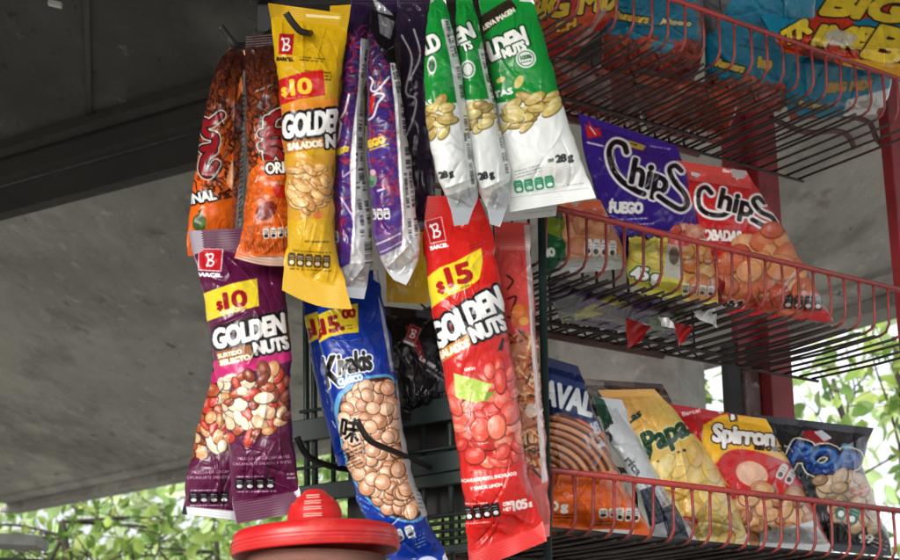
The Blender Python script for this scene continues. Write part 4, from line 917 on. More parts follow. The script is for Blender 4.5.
A.ell(352, 430, 13, 15, 0, (214, 176, 150), .35, soft=.6); A.text('味', 350.5, 430, 19, -8, 19, (18, 14, 14), .55, [(2.2, (226, 206, 190))])
A.smalltext(352, 452, 24, 3, 4, 24, (24, 20, 20), 3, 2.4); A.smalltext(354, 462, 16, 3, 3.4, 24, (24, 20, 20), 6, 1.8)
A.smalltext(358, 503, 22, 3, 5, -28, (120, 160, 220), 8, 2.2)
A.icons(404, 532, 2, 9, 13, 2.4, 20, (232, 234, 238), (70, 80, 110)); A.smalltext(420, 540, 12, 4, 3.6, 24, (160, 180, 220), 9, 1.6); A.ell(428, 566, 12, 10, 0, (190, 200, 226)); A.ell(428, 568, 8, 8, 0, (60, 80, 160))
A.poly([(378, 296), (382, 306), (389, 340), (394, 372), (391, 372), (384, 335)], (206, 214, 228), met=.5)
A.poly([(396, 380), (404, 380), (409, 430), (421, 478), (434, 514), (422, 516), (409, 484), (400, 440)], (206, 210, 214), met=.15)
for y in range(390, 510, 4): A.line([(399+(y-390)*.17, y), (402.5+(y-390)*.17, y+1)], 1, (70, 76, 84), .7)
bag('peanut_bag', 'blue bag of coated peanuts with a big clear window, hanging behind the red jar lid', [(318, 270), (318, 310), (320, 345), (326, 380), (335, 420), (345, 460), (357, 500), (372, 530), (388, 556), (396, 570)], [(378, 270), (383, 300), (391, 340), (397, 380), (402, 420), (408, 455), (419, 492), (432, 528), (446, 556), (452, 566)],
    HP(375, 420, 1.40, .12), A, .022, (10, 12), seed=61, amp=1.1, creases=26, group=NUTG, back=(160, 164, 172), folds=[(384, 290, 396, 384, 2.4, 2.2), (404, 392, 424, 510, 2.0, 2.4), (440, 552, 410, 524, 2.6, 3), (425, 560, 400, 538, -2.4, 3)])
A = blue_art(290, 270, 400, 480, -10)
bag('peanut_bag', 'second blue peanut bag showing as a narrow strip left behind the first', [(302, 280), (304, 310), (308, 340), (315, 380), (325, 420), (338, 466)], [(350, 280), (354, 340), (366, 400), (384, 460)], HP(335, 380, 1.445, .12), A, .014, (10, 10), .8, seed=63, group=NUTG, back=(160, 164, 172))

# red peanut bags
RD = (200, 38, 34)
A = Art(410, 190, 560, 575, RD)
A.logo(435.5, 231, 16, 23, 12, (184, 26, 34), (238, 180, 176))
A.poly([(427, 278), (440, 269), (456, 263), (481, 249), (483, 262), (480, 280), (468, 290), (450, 297), (431, 309)], (232, 206, 50)); 
A.text('$', 441, 288, 10.5, 18, None, (168, 32, 34), .9); A.text('15', 459, 275.5, 19.5, 17, 24, (168, 32, 34), 1.4); A.smalltext(459, 291, 30, 1, 2, 20, (120, 70, 30), 5, 1.2); A.smalltext(477, 247, 14, 2, 3, 20, (90, 30, 26), 4, 2, .6)
A.text('GOLDEN', 466, 318, 25, 27, 80, WH, 1.6, [(4.4, (22, 22, 26))], shear=.1, skew=.06); A.text('NUTS', 488, 328.5, 15, 23, 36, WH, 1.2, [(3.6, (22, 22, 26))])
A.poly([(437, 352), (468, 335), (472, 345), (440, 364)], (190, 134, 70)); A.text('SALADOS', 454, 349.5, 7, 24, 32, (246, 236, 214), .7)
A.poly([(497, 352), (502, 338), (504, 338), (502, 354)], (40, 30, 26)); A.poly([(494, 362), (497, 352), (503, 352), (503, 366), (498, 376)], (196, 50, 36), smooth=True)
A.nuts([(452, 392), (470, 380), (500, 366), (512, 372), (520, 400), (520, 440), (514, 462), (498, 466), (476, 456), (460, 446), (454, 420)], 44, (7, 14.5), [(222, 92, 76), (210, 72, 60), (232, 124, 100), (198, 58, 50)], 15, (.42, .8), hi=.4, edge=.62)
A.poly([(454, 373), (492, 384), (484, 396), (486, 400), (476, 402), (456, 397)], (176, 200, 92)); A.poly([(454, 373), (470, 378), (462, 384), (458, 396), (456, 397)], (206, 222, 140), .8); A.poly([(486, 392), (496, 391), (484, 402)], (110, 150, 50))
A.text('LIMÓN', 470, 369, 3, 8, 10, (246, 220, 210), .2)
A.text('CACAHUATE FRITO, ENCHILADO', 487, 476, 3.4, 9, 58, (248, 226, 220), .2); A.text('Y SABOR LIMÓN', 486, 484.5, 3.2, 9, 32, (248, 226, 220), .2)
A.smalltext(476, 502, 22, 1, 2, 6, (248, 226, 220), 14, 1.4); A.icons(482, 510, 4, 8.6, 15, .4, 10, (26, 18, 20), (240, 232, 230)); A.smalltext(478, 522, 24, 1, 2, 6, (248, 226, 220), 15, 1.3)
A.text('CONT', 507, 501.5, 4, 8, 9, (248, 232, 228), .4); A.text('NET', 507, 507, 3.6, 8, 8, (248, 232, 228), .3); A.text('105', 519.5, 503, 9.5, 8, 14, (248, 232, 228), .8); A.text('g', 530, 502, 5, 8, None, (248, 232, 228), .6)
bag('peanut_bag', 'large red salted peanut bag with a yellow $15 price, in front of its twin', [(427, 196), (423, 225), (424, 255), (430, 300), (439, 350), (450, 410), (460, 465), (466, 510), (468, 545), (470, 572)], [(478, 196), (490, 222), (500, 275), (506, 325), (515, 370), (521, 420), (524, 460), (532, 490), (542, 520), (547, 541)],
    HP(480, 380, 1.345, .05), A, .023, (26, 18), seed=77, amp=1.25, creases=30, group=NUTG, back=(190, 60, 56), folds=[(452, 205, 462, 232, -3, 3.5), (478, 205, 468, 235, -2.4, 3), (540, 530, 505, 508, 3.0, 3.5), (480, 560, 500, 520, -2.6, 3), (527, 500, 520, 440, 2, 2.5)])
A = Art(490, 210, 565, 560, (208, 78, 74))
A.poly([(500, 246), (530, 246), (530, 250), (500, 250)], (226, 120, 112)); 
A.strokes([[(507, 276), (513, 282), (508, 290)], [(508, 300), (516, 298), (512, 312)], [(508, 318), (518, 322)]], 2.2, (70, 40, 26))
A.ell(520, 316, 9, 12, 20, (196, 92, 50)); A.ell(518, 312, 6, 7, 20, (214, 130, 60), .8); A.ell(524, 322, 5, 4, 0, (210, 150, 60))
A.poly([(508, 338), (534, 330), (543, 400), (547, 480), (536, 470), (520, 440)], (178, 112, 76))
r = np.random.RandomState(3)
for i in range(170):
    y = r.uniform(334, 482); x = 510+(y-334)*.1+r.uniform(0, 28); an = r.uniform(0, 3.14); l = r.uniform(3, 6.5)
    A.line([(x-l*math.cos(an), y-l*math.sin(an)), (x+l*math.cos(an), y+l*math.sin(an))], r.uniform(1.4, 2.6), [(224, 176, 124), (196, 120, 66), (120, 60, 40), (232, 200, 160), (164, 70, 40), (60, 36, 28)][r.randint(6)])
A.ell(531, 410, 6, 7, 0, (230, 214, 200), .8)
A.poly([(524, 225), (530, 225), (536, 350), (547, 470), (552, 535), (544, 540), (541, 470), (532, 360)], (216, 196, 194), met=.4)
A.poly([(526, 488), (548, 480), (552, 545), (528, 545)], (216, 112, 108))
bag('peanut_bag', 'red bag with sticks in a clear window, half hidden behind the large red peanut bag', [(494, 222), (496, 260), (500, 330), (504, 400), (510, 470), (516, 545)], [(530, 223), (531, 262), (536, 320), (541, 380), (546, 440), (549, 500), (550, 536)], HP(520, 380, 1.40, .1), A, .02, (24, 12), seed=73, amp=1.3, creases=24, group=NUTG, back=(200, 120, 118), folds=[(528, 262, 544, 480, 2.2, 2)])
# black bag on the rack
A = Art(375, 290, 460, 430, (30, 28, 30)); A.poly([(405, 327), (414, 323), (424, 356), (423, 366)], (140, 24, 32)); A.logo(413, 334, 10, 14, -24, (150, 26, 34), (170, 140, 140)); A.text('La ma', 428, 362, 4.4, -30, 18, (220, 220, 220), .4); A.line([(396, 345), (410, 372), (414, 400)], 1, (120, 118, 120), .7)
A.smalltext(436, 374, 20, 2, 5, -34, (200, 200, 202), 4, 3)
bag('snack_bag', 'black snack bag with a tilted red badge, deep behind the blue and red nut bags', [(384, 306), (388, 350), (396, 395), (402, 420)], [(440, 312), (446, 350), (450, 395), (452, 420)], HP(415, 360, 1.49, .2), A, .016, (9, 8), .8, seed=81, amp=1.6, group=None, back=(40, 40, 42))

# ------------------------------------------------------------------ bags in the baskets
G1_, G2_, G3_ = 'bags in the topmost basket', 'bags in the middle basket', 'bags in the lowest basket'
CH = [(196, 92, 50), (176, 70, 40), (206, 116, 66), (160, 56, 36)]
# topmost basket
def bigmix(x0, y0, x1, y1, ysplit, slope, seed, blue=(22, 118, 150)):
    A = Art(x0, y0, x1, y1, blue); xm = (x0+x1)/2
    A.poly([(x0, ysplit-slope*(xm-x0)), (xm, ysplit+3), (x1, ysplit+slope*(x1-xm)), (x1, y1), (x0, y1)], (146, 58, 44), smooth=False)
    A.nuts([(x0, ysplit+6-slope*(xm-x0)), (x1, ysplit+6+slope*(x1-xm)), (x1, y1), (x0, y1)], int((x1-x0)*(y1-ysplit)/90), (7, 14), [(150, 60, 42), (136, 50, 38), (168, 84, 54), (176, 62, 46)], seed, (.45, .8), hi=.12, edge=.75); return A
A = Art(515, -60, 650, 70, (186, 40, 32)); A.poly([(515, 22), (560, 12), (640, -4), (640, 8), (600, 22), (515, 48)], (196, 92, 44), .8)
A.text('BIG MIX', 578, 2, 22, 8, 104, (226, 196, 64), 1.6, [(3.2, (40, 24, 20))], shear=.3); A.text('CH', 566, 25, 9, 16, 20, (226, 180, 60), 1.0, [(2, (110, 26, 22))], shear=.3)
A.line([(604, 10), (590, 30), (570, 48), (556, 58)], 5, (190, 180, 176), .8, met=.4)
bag('chip_bag', 'red chip bag with yellow letters at the near end of the topmost basket', [(520, -55), (526, -20), (532, 20), (540, 58)], [(636, -60), (628, -20), (612, 20), (575, 56)], SHP(580, -15, .064, -1.5), A, .03, (10, 9), .7, seed=91, amp=1.8, group=G1_, back=(150, 60, 50))
A = bigmix(590, -50, 730, 110, 38, .02, 4); A.text('Runners', 632, 17, 8, -9, 34, (196, 166, 70), .8, [(2, (24, 30, 30))], shear=.2); A.text('Jalapeño', 676, 22, 5.5, -6, 30, (206, 196, 150), .5, [(1.4, (20, 60, 70))], shear=.3); A.smalltext(630, 9, 26, 1, 2, -6, (30, 40, 50), 3, 1.6); A.ell(662, 46, 12, 7, -10, (60, 140, 166), .9)
A.poly([(686, -50), (730, -50), (730, 60), (700, 50)], (118, 122, 128), met=.5)
bag('chip_bag', 'blue chip bag with an orange picture, second from the left in the topmost basket', [(606, -45), (604, -10), (604, 25), (600, 60), (600, 98)], [(700, -45), (706, -10), (708, 30), (700, 70), (682, 98)], SHP(655, 5, .066, -1.6), A, .024, (10, 9), .7, seed=92, amp=1.8, group=G1_, back=(120, 70, 60))
A = bigmix(680, -40, 840, 130, 80, .06, 5); A.text('Runners', 731, 65, 8, -14, 28, (206, 178, 80), .8, [(2, (24, 30, 30))], shear=.2); A.text('Fuego', 765, 62, 11, -4, 13, (206, 176, 70), .9, [(1.6, (20, 60, 70))]); A.smalltext(752, 48, 30, 1, 3, -10, (30, 50, 60), 5, 2)
A.poly([(680, -40), (752, -40), (716, 30), (690, 48)], (100, 104, 110), met=.5)
bag('chip_bag', 'blue chip bag with a silver-grey top corner, in the middle of the topmost basket', [(692, -35), (698, 0), (704, 40), (704, 80), (712, 112)], [(812, -30), (816, 10), (818, 45), (802, 80), (780, 112)], SHP(757, 40, .066, -1.6), A, .024, (10, 9), .7, seed=93, amp=1.8, group=G1_, back=(120, 70, 60))
A = bigmix(770, 30, 905, 140, 118, .05, 6); A.text('BIG MIX', 850, 86, 9, 4, 44, (176, 140, 66), .9, [(1.6, (60, 90, 90))], shear=.3); A.text('Runners', 815, 105, 6, -6, 30, (196, 166, 80), .6, [(1.4, (20, 50, 60))], shear=.2); A.poly([(846, 100), (905, 84), (905, 140), (840, 140)], (190, 192, 194), met=.4)
bag('chip_bag', 'blue chip bag with faint gold letters at the far end of the topmost basket', [(786, 40), (784, 75), (786, 105), (790, 120)], [(893, 50), (893, 75), (889, 95), (880, 114)], SHP(840, 66, .062, -1.2), A, .022, (8, 8), .7, seed=94, amp=1.7, group=G1_, back=(120, 70, 60))
A = Art(720, -60, 925, 90, (200, 70, 34)); A.poly([(720, -60), (925, -60), (925, -44), (850, -14), (826, 4), (796, 24), (770, 46), (720, 44)], (26, 124, 154)); A.poly([(720, 0), (790, -30), (810, -40), (800, -30), (740, 10), (720, 24)], (60, 150, 176), .8)
A.poly([(778, 34), (806, 20), (842, 2), (925, -22), (925, 70), (840, 58)], (188, 56, 36)); A.poly([(852, 22), (925, 2), (925, 26), (870, 34)], (26, 124, 154))
A.text('BIG', 868, 5, 25, -6, 78, (222, 192, 56), 2.6, [(4.4, (48, 30, 22))], shear=.5); A.text('TR', 797, 31, 14, 30, 32, (222, 192, 56), 1.8, [(3.2, (48, 30, 22))], shear=.5)
A.text('IMB', 846, 36, 20, -4, 56, (222, 192, 56), 2.0, [(3.6, (48, 30, 22))], shear=.5); A.text('B', 889, 44, 34, -14, 34, (222, 192, 56), 3, [(4.8, (48, 30, 22))], shear=.35)
A.poly([(824, 34), (836, 28), (858, 36), (850, 46), (830, 44)], (214, 212, 206), .85, met=.3); A.poly([(846, 58), (925, 66), (925, 90), (840, 70)], (216, 180, 60), .8)
bag('chip_bag', 'large orange-red and blue chip bag with big yellow letters at the top right', [(716, -62), (738, -30), (756, 10), (770, 34), (784, 52)], [(900, -62), (918, -20), (924, 20), (920, 50), (908, 80)], SHP(830, 10, .058, .5), A, .034, (9, 9), .72, seed=95, amp=2.0, creases=30, group=G1_, back=(120, 70, 60))
for i, (Lq, Rq, zz, sd, lb) in enumerate([
    ([(556, 58), (548, 80), (552, 104), (560, 122)], [(640, 78), (640, 96), (640, 116), (642, 136)], .770, 4, 'reddish brown chip bag lying flat on the near end of the topmost basket floor'),
    ([(636, 66), (634, 90), (640, 112), (648, 132)], [(742, 92), (736, 108), (730, 128), (726, 146)], .768, 5, 'reddish brown chip bag lying flat on the middle of the topmost basket floor')]):
    A = Art(530, 40, 760, 160, (176, 70, 44)); r = np.random.RandomState(sd)
    for k in range(16): A.poly([(r.uniform(540, 740), r.uniform(50, 140)) for q in range(3)], [(120, 44, 36), (30, 120, 146), (206, 96, 56), (150, 148, 152), (60, 40, 38)][k % 5], .75)
    q = sh(0, 0, zz); bag('chip_bag', lb, Lq, Rq, (q[0], q[1], q[2], KS, -22), A, .016, (6, 6), .8, seed=96+i, amp=2.2, creases=36, group=G1_, back=(110, 60, 50))

# middle basket
def script(A, pts, wd, dark=(34, 22, 24), edge=2.6): A.strokes(pts, wd, dark, [(edge, (236, 232, 232))])
A = Art(565, 105, 715, 262, (62, 36, 132))
A.poly([(585, 124), (592, 128), (601, 131), (602, 137), (588, 139)], (200, 40, 50)); A.poly([(588, 120), (594, 128), (602, 128), (597, 132), (590, 130)], (214, 60, 66), .8); A.line([(590, 127), (596, 135)], 1.2, WH); A.line([(588, 143), (604, 147)], 1.6, (226, 218, 232))
A.poly([(621, 139), (634, 142), (646, 146), (643, 151), (630, 148), (622, 145)], (190, 166, 70)); A.smalltext(633, 145, 14, 1, 2, -14, (60, 40, 30), 3, 1.8); A.smalltext(660, 148, 20, 1, 2, -8, (200, 190, 230), 6, 1.4)
script(A, [[(627, 153), (624, 145), (615, 143), (610, 152), (613, 168), (622, 181), (635, 190), (644, 194)]], 5.2, (30, 22, 34))
A.strokes([[(615, 150), (615, 164), (626, 178), (638, 188)]], 1.2, (120, 96, 110))
A.text('hip', 650, 176, 25, -19, 37, (30, 22, 34), 1.2, [(3.2, (236, 232, 232))], shear=-.15)
script(A, [[(681, 171), (675, 166), (669, 170), (674, 182), (684, 194), (687, 204), (680, 209), (668, 203), (658, 196)]], 4.6, (30, 22, 34))
A.strokes([[(676, 180), (684, 195), (683, 204)]], 1.2, (120, 96, 110))
A.text('FUEGO', 626.5, 207, 10.5, -1, 32, WH, 1.0, [(1.8, (44, 24, 100))], skew=.0); A.line([(611, 212), (613, 199), (611, 203)], 2, WH); A.smalltext(630, 219, 34, 1, 3, 3, (210, 200, 236), 3, 1.8); A.smalltext(638, 224, 30, 1, 3, 3, (210, 200, 236), 4, 1.8)
A.poly([(600, 250), (618, 236), (640, 232), (660, 226), (712, 222), (712, 262), (600, 262)], (54, 30, 118))
bag('chip_bag', 'purple chip bag with white outlined script, leaning at the near end of the middle basket', [(578, 113), (583, 140), (588, 168), (596, 198), (606, 226), (618, 256)], [(677, 146), (684, 166), (692, 188), (703, 214), (708, 236), (706, 256)], SHP(640, 185, .085, .35), A, .034, (8, 8), .66, seed=101, amp=1.7, creases=30, group=G2_, back=(150, 150, 156), folds=[(590, 150, 620, 130, 1.8, 3), (686, 190, 650, 215, 2.0, 3), (625, 250, 640, 225, 2, 3)])
A = Art(665, 150, 845, 335, (192, 42, 42)); A.poly([(670, 150), (750, 164), (752, 190), (676, 178)], (206, 82, 78)); A.line([(678, 180), (750, 190)], 1, (150, 30, 34)); A.text('Barcel', 730, 171, 3.4, -6, 14, (240, 220, 216), .3)
script(A, [[(712, 194), (706, 188), (700, 192), (700, 206), (708, 214), (722, 216), (730, 212)]], 4.4, (40, 22, 24))
A.text('hip', 737, 203, 20, -17, 34, (40, 22, 24), 1.1, [(3, (236, 232, 232))], shear=-.1)
script(A, [[(764, 203), (758, 198), (753, 202), (760, 212), (772, 218), (775, 226), (764, 226), (752, 220)]], 4.2, (40, 22, 24))
A.text('ADOBADAS', 716, 235, 10.5, -3, 50, (244, 236, 232), .8, [(1.6, (140, 24, 28))])
A.nuts([(752, 240), (772, 230), (792, 244), (806, 275), (815, 300), (780, 305), (740, 300), (722, 280), (730, 262)], 34, (11, 18), [(214, 140, 92), (206, 112, 74), (222, 160, 112), (196, 92, 66)], 23, (.6, .85), hi=.22, edge=.72)
A.poly([(706, 268), (726, 282), (716, 316), (700, 316)], (146, 28, 34)); A.line([(712, 270), (722, 300)], 1.4, (60, 20, 22)); A.text('65 g', 733, 303, 6, 8, 20, (30, 20, 20), .5, [(1.6, (230, 220, 214))])
A.icons(803, 302, 4, 9, 15, 1, -3, (40, 36, 38), (236, 234, 232)); A.line([(822, 296), (834, 318)], 5, (226, 222, 220), met=.3)
bag('chip_bag', 'red chip bag with pictured chips, in the middle basket right of the purple one', [(676, 160), (684, 185), (692, 212), (698, 245), (702, 280), (704, 312)], [(746, 171), (759, 192), (776, 218), (795, 246), (806, 270), (820, 296), (834, 322)], SHP(752, 245, .075, .22), A, .036, (11, 8), .7, seed=103, amp=1.7, creases=28, group=G2_, back=(190, 180, 180), folds=[(700, 215, 730, 260, 2, 3), (770, 300, 800, 262, 2.4, 3), (745, 175, 760, 215, 2, 3)])
A = Art(535, 195, 635, 305, (206, 140, 96)); A.poly([(535, 215), (562, 210), (566, 240), (566, 300), (535, 300)], (30, 92, 56)); A.poly([(546, 214), (566, 222), (560, 238), (546, 232)], (120, 140, 40)); A.poly([(566, 205), (600, 196), (606, 226), (570, 224)], (206, 106, 74)); A.nuts([(568, 226), (602, 228), (606, 258), (570, 262)], 8, (10, 16), [(214, 152, 108), (206, 134, 92)], 3, (.7, .9), edge=.8, hi=.2)
A.icons(600, 248, 4, 7.5, 17, .6, -4, (228, 228, 226), (50, 44, 44)); A.poly([(560, 262), (620, 254), (640, 300), (535, 300)], (196, 200, 196), met=.3); A.text('40', 549, 252, 8, 8, 12, (230, 234, 230), .8)
bag('chip_bag', 'orange and green chip bag at the near corner of the middle basket', [(546, 204), (543, 230), (542, 255), (548, 276)], [(600, 200), (612, 222), (622, 246), (630, 268)], SHP(585, 240, .045, .3), A, .028, (8, 8), .66, seed=105, amp=1.9, group=G2_, back=(190, 190, 186))
A = Art(605, 205, 735, 315, (212, 204, 92)); A.poly([(605, 205), (660, 205), (660, 225), (640, 238), (605, 250)], (196, 176, 120), .0); A.nuts([(628, 235), (668, 226), (690, 240), (690, 270), (640, 275)], 16, (9, 15), [(224, 212, 110), (206, 190, 80), (230, 220, 140)], 8, (.5, .8), edge=.82, hi=.3)
A.poly([(676, 236), (716, 246), (722, 300), (690, 302)], (206, 146, 70)); A.nuts([(684, 250), (712, 250), (716, 284), (690, 286)], 7, (8, 12), [(216, 160, 84), (200, 120, 60)], 9, (.6, .9)); A.poly([(668, 240), (684, 244), (680, 280), (664, 276)], (190, 190, 176)); A.ell(674, 256, 5, 9, 0, (90, 80, 60), .8)
A.text('45', 640, 273, 12, -6, 17, WH, .9, [(2.4, (30, 90, 50))]); A.text('g', 655, 276, 11, -6, None, WH, .9, [(2.4, (30, 90, 50))]); A.icons(698, 290, 4, 7.6, 11, .8, -6, (228, 228, 226), (50, 44, 44))
bag('chip_bag', 'yellow-green chip bag low in the middle basket in front of the purple one', [(630, 232), (628, 250), (627, 270), (632, 292)], [(708, 240), (714, 262), (717, 284), (718, 306)], SHP(670, 262, .04, .15), A, .026, (7, 8), .66, seed=107, amp=1.9, group=G2_, back=(190, 190, 186), folds=[(650, 235, 665, 270, 2.4, 3), (690, 240, 680, 280, 2.4, 3)])
A = Art(645, 205, 725, 265, (196, 92, 74)); A.nuts([(650, 220), (715, 222), (715, 262), (650, 262)], 12, (9, 16), [(206, 110, 88), (184, 76, 62), (214, 140, 110)], 8, (.5, .8), edge=.78); A.text('PA', 708, 245, 8, -10, 14, WH, .6)
bag('chip_bag', 'salmon-coloured chip bag squeezed between the purple and red ones in the middle basket', [(662, 208), (656, 226), (654, 244), (656, 258)], [(698, 216), (708, 232), (716, 248), (718, 260)], SHP(685, 235, .062, .2), A, .02, (6, 6), .66, seed=109, amp=2.0, group=G2_, back=(190, 190, 186))
# seals of the bags poking down through the basket floor
def flap(name, pts, off, art, parent, seed):
    pl = SHP(np.mean([p[0] for p in pts]), np.mean([p[1] for p in pts]), off, 0); A_, B_, C_, D_ = [np.array(p, float) for p in pts]
    n = 26; u, v = np.meshgrid(np.linspace(0, 1, n), np.linspace(0, 1, n)); X = (A_[0]*(1-u)+B_[0]*u)*(1-v)+(D_[0]*(1-u)+C_[0]*u)*v; Y = (A_[1]*(1-u)+B_[1]*u)*(1-v)+(D_[1]*(1-u)+C_[1]*u)*v
    q = on_plane(X, Y, pl); nn = np.array([KS, -1, 0])/math.hypot(KS, 1); q = q+(.0022*np.sin(u*4+seed+2*v)+.0008*np.sin(v*9+u*13+seed))[..., None]*nn
    idx = np.arange(n*n).reshape(n, n); Fq = np.stack([idx[:-1, :-1].ravel(), idx[1:, :-1].ravel(), idx[1:, 1:].ravel(), idx[:-1, 1:].ravel()], 1)
    c = np.zeros((n, n, 4)); c[..., :3] = lin(art[0]); c[..., 3] = art[1]
    mesh_np(name, q.reshape(-1, 3), Fq, FILM, parent, tuple(parent.location), True, c.reshape(-1, 4))
RB = [o for o in COL.objects if o.get('label', '').startswith('red chip bag with pictured')][0]; YB = [o for o in COL.objects if o.get('label', '').startswith('yellow-green chip')][0]
flap('seal_corner', [(624, 318), (652, 326), (640, 342), (627, 349)], .10, ((150, 26, 28), 0), RB, 1)
flap('seal_corner', [(672, 322), (694, 326), (684, 340), (680, 346)], .08, ((160, 28, 30), 0), RB, 2)
flap('seal_corner', [(658, 316), (668, 318), (676, 330), (664, 326)], .07, ((200, 200, 198), .4), YB, 3)
flap('seal_corner', [(690, 304), (714, 308), (718, 328), (700, 320)], .05, ((200, 200, 198), .4), YB, 4)

# lowest basket
A = Art(535, 350, 665, 560, (226, 108, 34)); A.poly([(535, 350), (600, 350), (618, 440), (580, 420), (535, 412)], (28, 40, 88)); A.poly([(535, 372), (552, 374), (586, 384), (592, 392), (535, 380)], (70, 90, 140), .7)
A.text('NAVAL', 561, 396, 24, -16, 66, (234, 238, 240), 1.3, shear=-.12)
A.poly([(535, 414), (566, 414), (592, 430), (608, 456), (615, 476), (535, 478)], (104, 56, 38))
for i in range(9):
    c = []
    for k in range(14):
        a = -1.62+k*.125; rr = 20+i*8.2; c.append((538+rr*math.cos(a), 486+rr*.86*math.sin(a)+i*.6))
    A.strokes([c], 4.4, [(186, 122, 84), (206, 146, 106), (168, 104, 70)][i % 3], [(1.1, (84, 44, 30))], 2); A.line([(x-.6, y-1) for x, y in c], 1.1, (226, 178, 140), .7)
A.text('50', 596, 428, 7, -62, 12, (200, 206, 226), .6); A.text('g', 603, 444, 7, -62, None, (200, 206, 226), .6)
A.poly([(535, 476), (615, 470), (655, 560), (535, 560)], (226, 106, 36)); 
for i in range(6): A.poly([(535, 482+i*10), (600, 478+i*10), (604, 483+i*10), (535, 487+i*10)], (206, 86, 30), .7)
A.smalltext(592, 440, 14, 3, 6, -66, (210, 214, 230), 4, 3); A.text('90 g', 556, 505, 9, 0, 24, (236, 232, 226), .7); A.smalltext(560, 516, 26, 2, 3.4, 0, (90, 40, 24), 6, 1.6); A.icons(608, 512, 2, 9, 10, 1, 2, (236, 234, 230), (60, 40, 30)); A.icons(628, 514, 3, 7, 14, 1.2, -4, (236, 234, 230), (60, 40, 30)); A.smalltext(606, 523, 26, 2, 3.4, 2, (90, 40, 24), 7, 1.6)
bag('snack_bag', 'navy and orange biscuit bag at the near end of the lowest basket', [(544, 356), (544, 410), (546, 470), (548, 535)], [(578, 366), (596, 415), (615, 465), (636, 505), (654, 538)], SHP(592, 455, .045, .2), A, .03, (10, 9), .66, seed=111, amp=1.5, group=G3_, back=(200, 200, 200))
A = Art(575, 385, 720, 560, (196, 200, 204)); A.poly([(588, 390), (604, 400), (614, 424), (600, 430)], (40, 74, 56)); A.text('Jo', 607, 433, 15, -50, 18, (50, 54, 60), .8); A.text('rita', 634, 466, 8, -52, 20, (90, 94, 100), .4); A.poly([(640, 490), (652, 486), (668, 520), (650, 526)], (56, 62, 78)); A.smalltext(655, 500, 40, 5, 5, -58, (110, 116, 126), 5, 1.6, .7); A.poly([(660, 508), (676, 502), (690, 540), (670, 545)], (40, 46, 60), .7)
bag('snack_bag', 'white and grey bag squeezed between the orange and the yellow bag in the lowest basket', [(592, 396), (604, 430), (626, 470), (646, 515), (652, 545)], [(622, 400), (640, 440), (664, 485), (690, 525), (700, 545)], SHP(645, 470, .066, .2), A, .02, (8, 8), .66, seed=113, amp=1.6, group=G3_, back=(200, 200, 200))
A = Art(590, 380, 760, 560, (222, 186, 98)); A.poly([(600, 385), (660, 385), (690, 425), (640, 410), (610, 420)], (226, 200, 110)); A.logo(608.5, 408, 13, 15, -24, (184, 36, 44)); A.grad(640, 470, 600, 440, (216, 150, 90), 0, .6)
A.text('Las', 634, 417, 8, 34, 16, (40, 66, 70), .5, shear=.2); A.text('Papas', 669, 432, 22, 27, 54, (32, 68, 44), 1.2, [(2.6, (226, 214, 150))], shear=.1); A.line([(648, 464), (652, 452), (651, 444)], 2.4, (32, 68, 44)); A.text('SABOR A MAR', 676, 456, 6, 24, 48, (30, 44, 70), .6)
A.nuts([(650, 470), (700, 452), (724, 478), (742, 520), (742, 545), (690, 545), (664, 505)], 20, (12, 20), [(226, 196, 112), (216, 176, 90), (232, 210, 140)], 5, (.4, .75), edge=.84, hi=.35)
A.icons(690, 520, 1, 16, 8, 1, -10, (190, 60, 50), (230, 220, 210)); A.poly([(660, 500), (690, 530), (684, 545), (664, 540)], (206, 208, 212), met=.3)
bag('snack_bag', 'pale yellow crisp bag with dark green lettering in the lowest basket', [(598, 390), (616, 420), (638, 455), (660, 495), (676, 545)], [(654, 389), (676, 412), (700, 440), (720, 472), (738, 508), (750, 545)], SHP(675, 460, .085, .25), A, .034, (9, 8), .68, seed=115, amp=1.6, creases=28, group=G3_, back=(200, 200, 200), folds=[(612, 392, 640, 440, 2, 3), (650, 392, 668, 420, 2, 3), (690, 520, 720, 480, 2.4, 3)])
A = Art(650, 395, 850, 565, (178, 36, 40)); A.poly([(704, 425), (722, 415), (742, 416), (778, 425), (790, 470), (760, 500), (735, 490), (712, 470), (703, 445)], (228, 176, 44), smooth=True)
A.poly([(716, 464), (728, 452), (746, 450), (770, 456), (800, 470), (800, 492), (745, 496), (728, 484)], (190, 46, 46), smooth=True); A.ell(752, 474, 16, 12, 20, (222, 176, 150)); A.ell(748, 470, 9, 6, 20, (232, 196, 170), .8, soft=.8); A.text('Spirron', 744, 435, 18, -4, 60, (244, 240, 236), 1.3, [(2.6, (50, 30, 26))], shear=-.05, skew=-.02); A.poly([(728, 414), (737, 413), (738, 421), (730, 422)], (70, 40, 30)); A.text('B', 733, 417, 5, 0, None, WH, .5)
A.text('RES CHICHA', 772, 449, 4.4, -4, 34, (60, 36, 30), .5); A.text('Barcel', 691, 412, 4.4, 14, 18, (230, 200, 200), .3)
A.nuts([(736, 500), (760, 488), (790, 490), (810, 510), (818, 545), (750, 545)], 26, (8, 13), [(196, 140, 92), (176, 116, 70), (210, 160, 112)], 7, (.55, .85)); A.icons(786, 474, 2, 8, 16, 2, -30, (214, 206, 200), (60, 50, 50)); A.poly([(760, 532), (812, 520), (840, 560), (760, 560)], (206, 208, 208), met=.2)
bag('snack_bag', 'red and yellow snack bag with white lettering beside the black bag in the lowest basket', [(660, 402), (684, 430), (706, 470), (726, 510), (738, 550)], [(766, 419), (778, 440), (794, 470), (814, 508), (834, 552)], SHP(750, 475, .104, .25), A, .034, (10, 9), .68, seed=117, amp=1.6, creases=26, group=G3_, back=(200, 200, 200), folds=[(690, 410, 706, 450, 2.4, 3), (735, 500, 760, 470, 2.0, 3)])
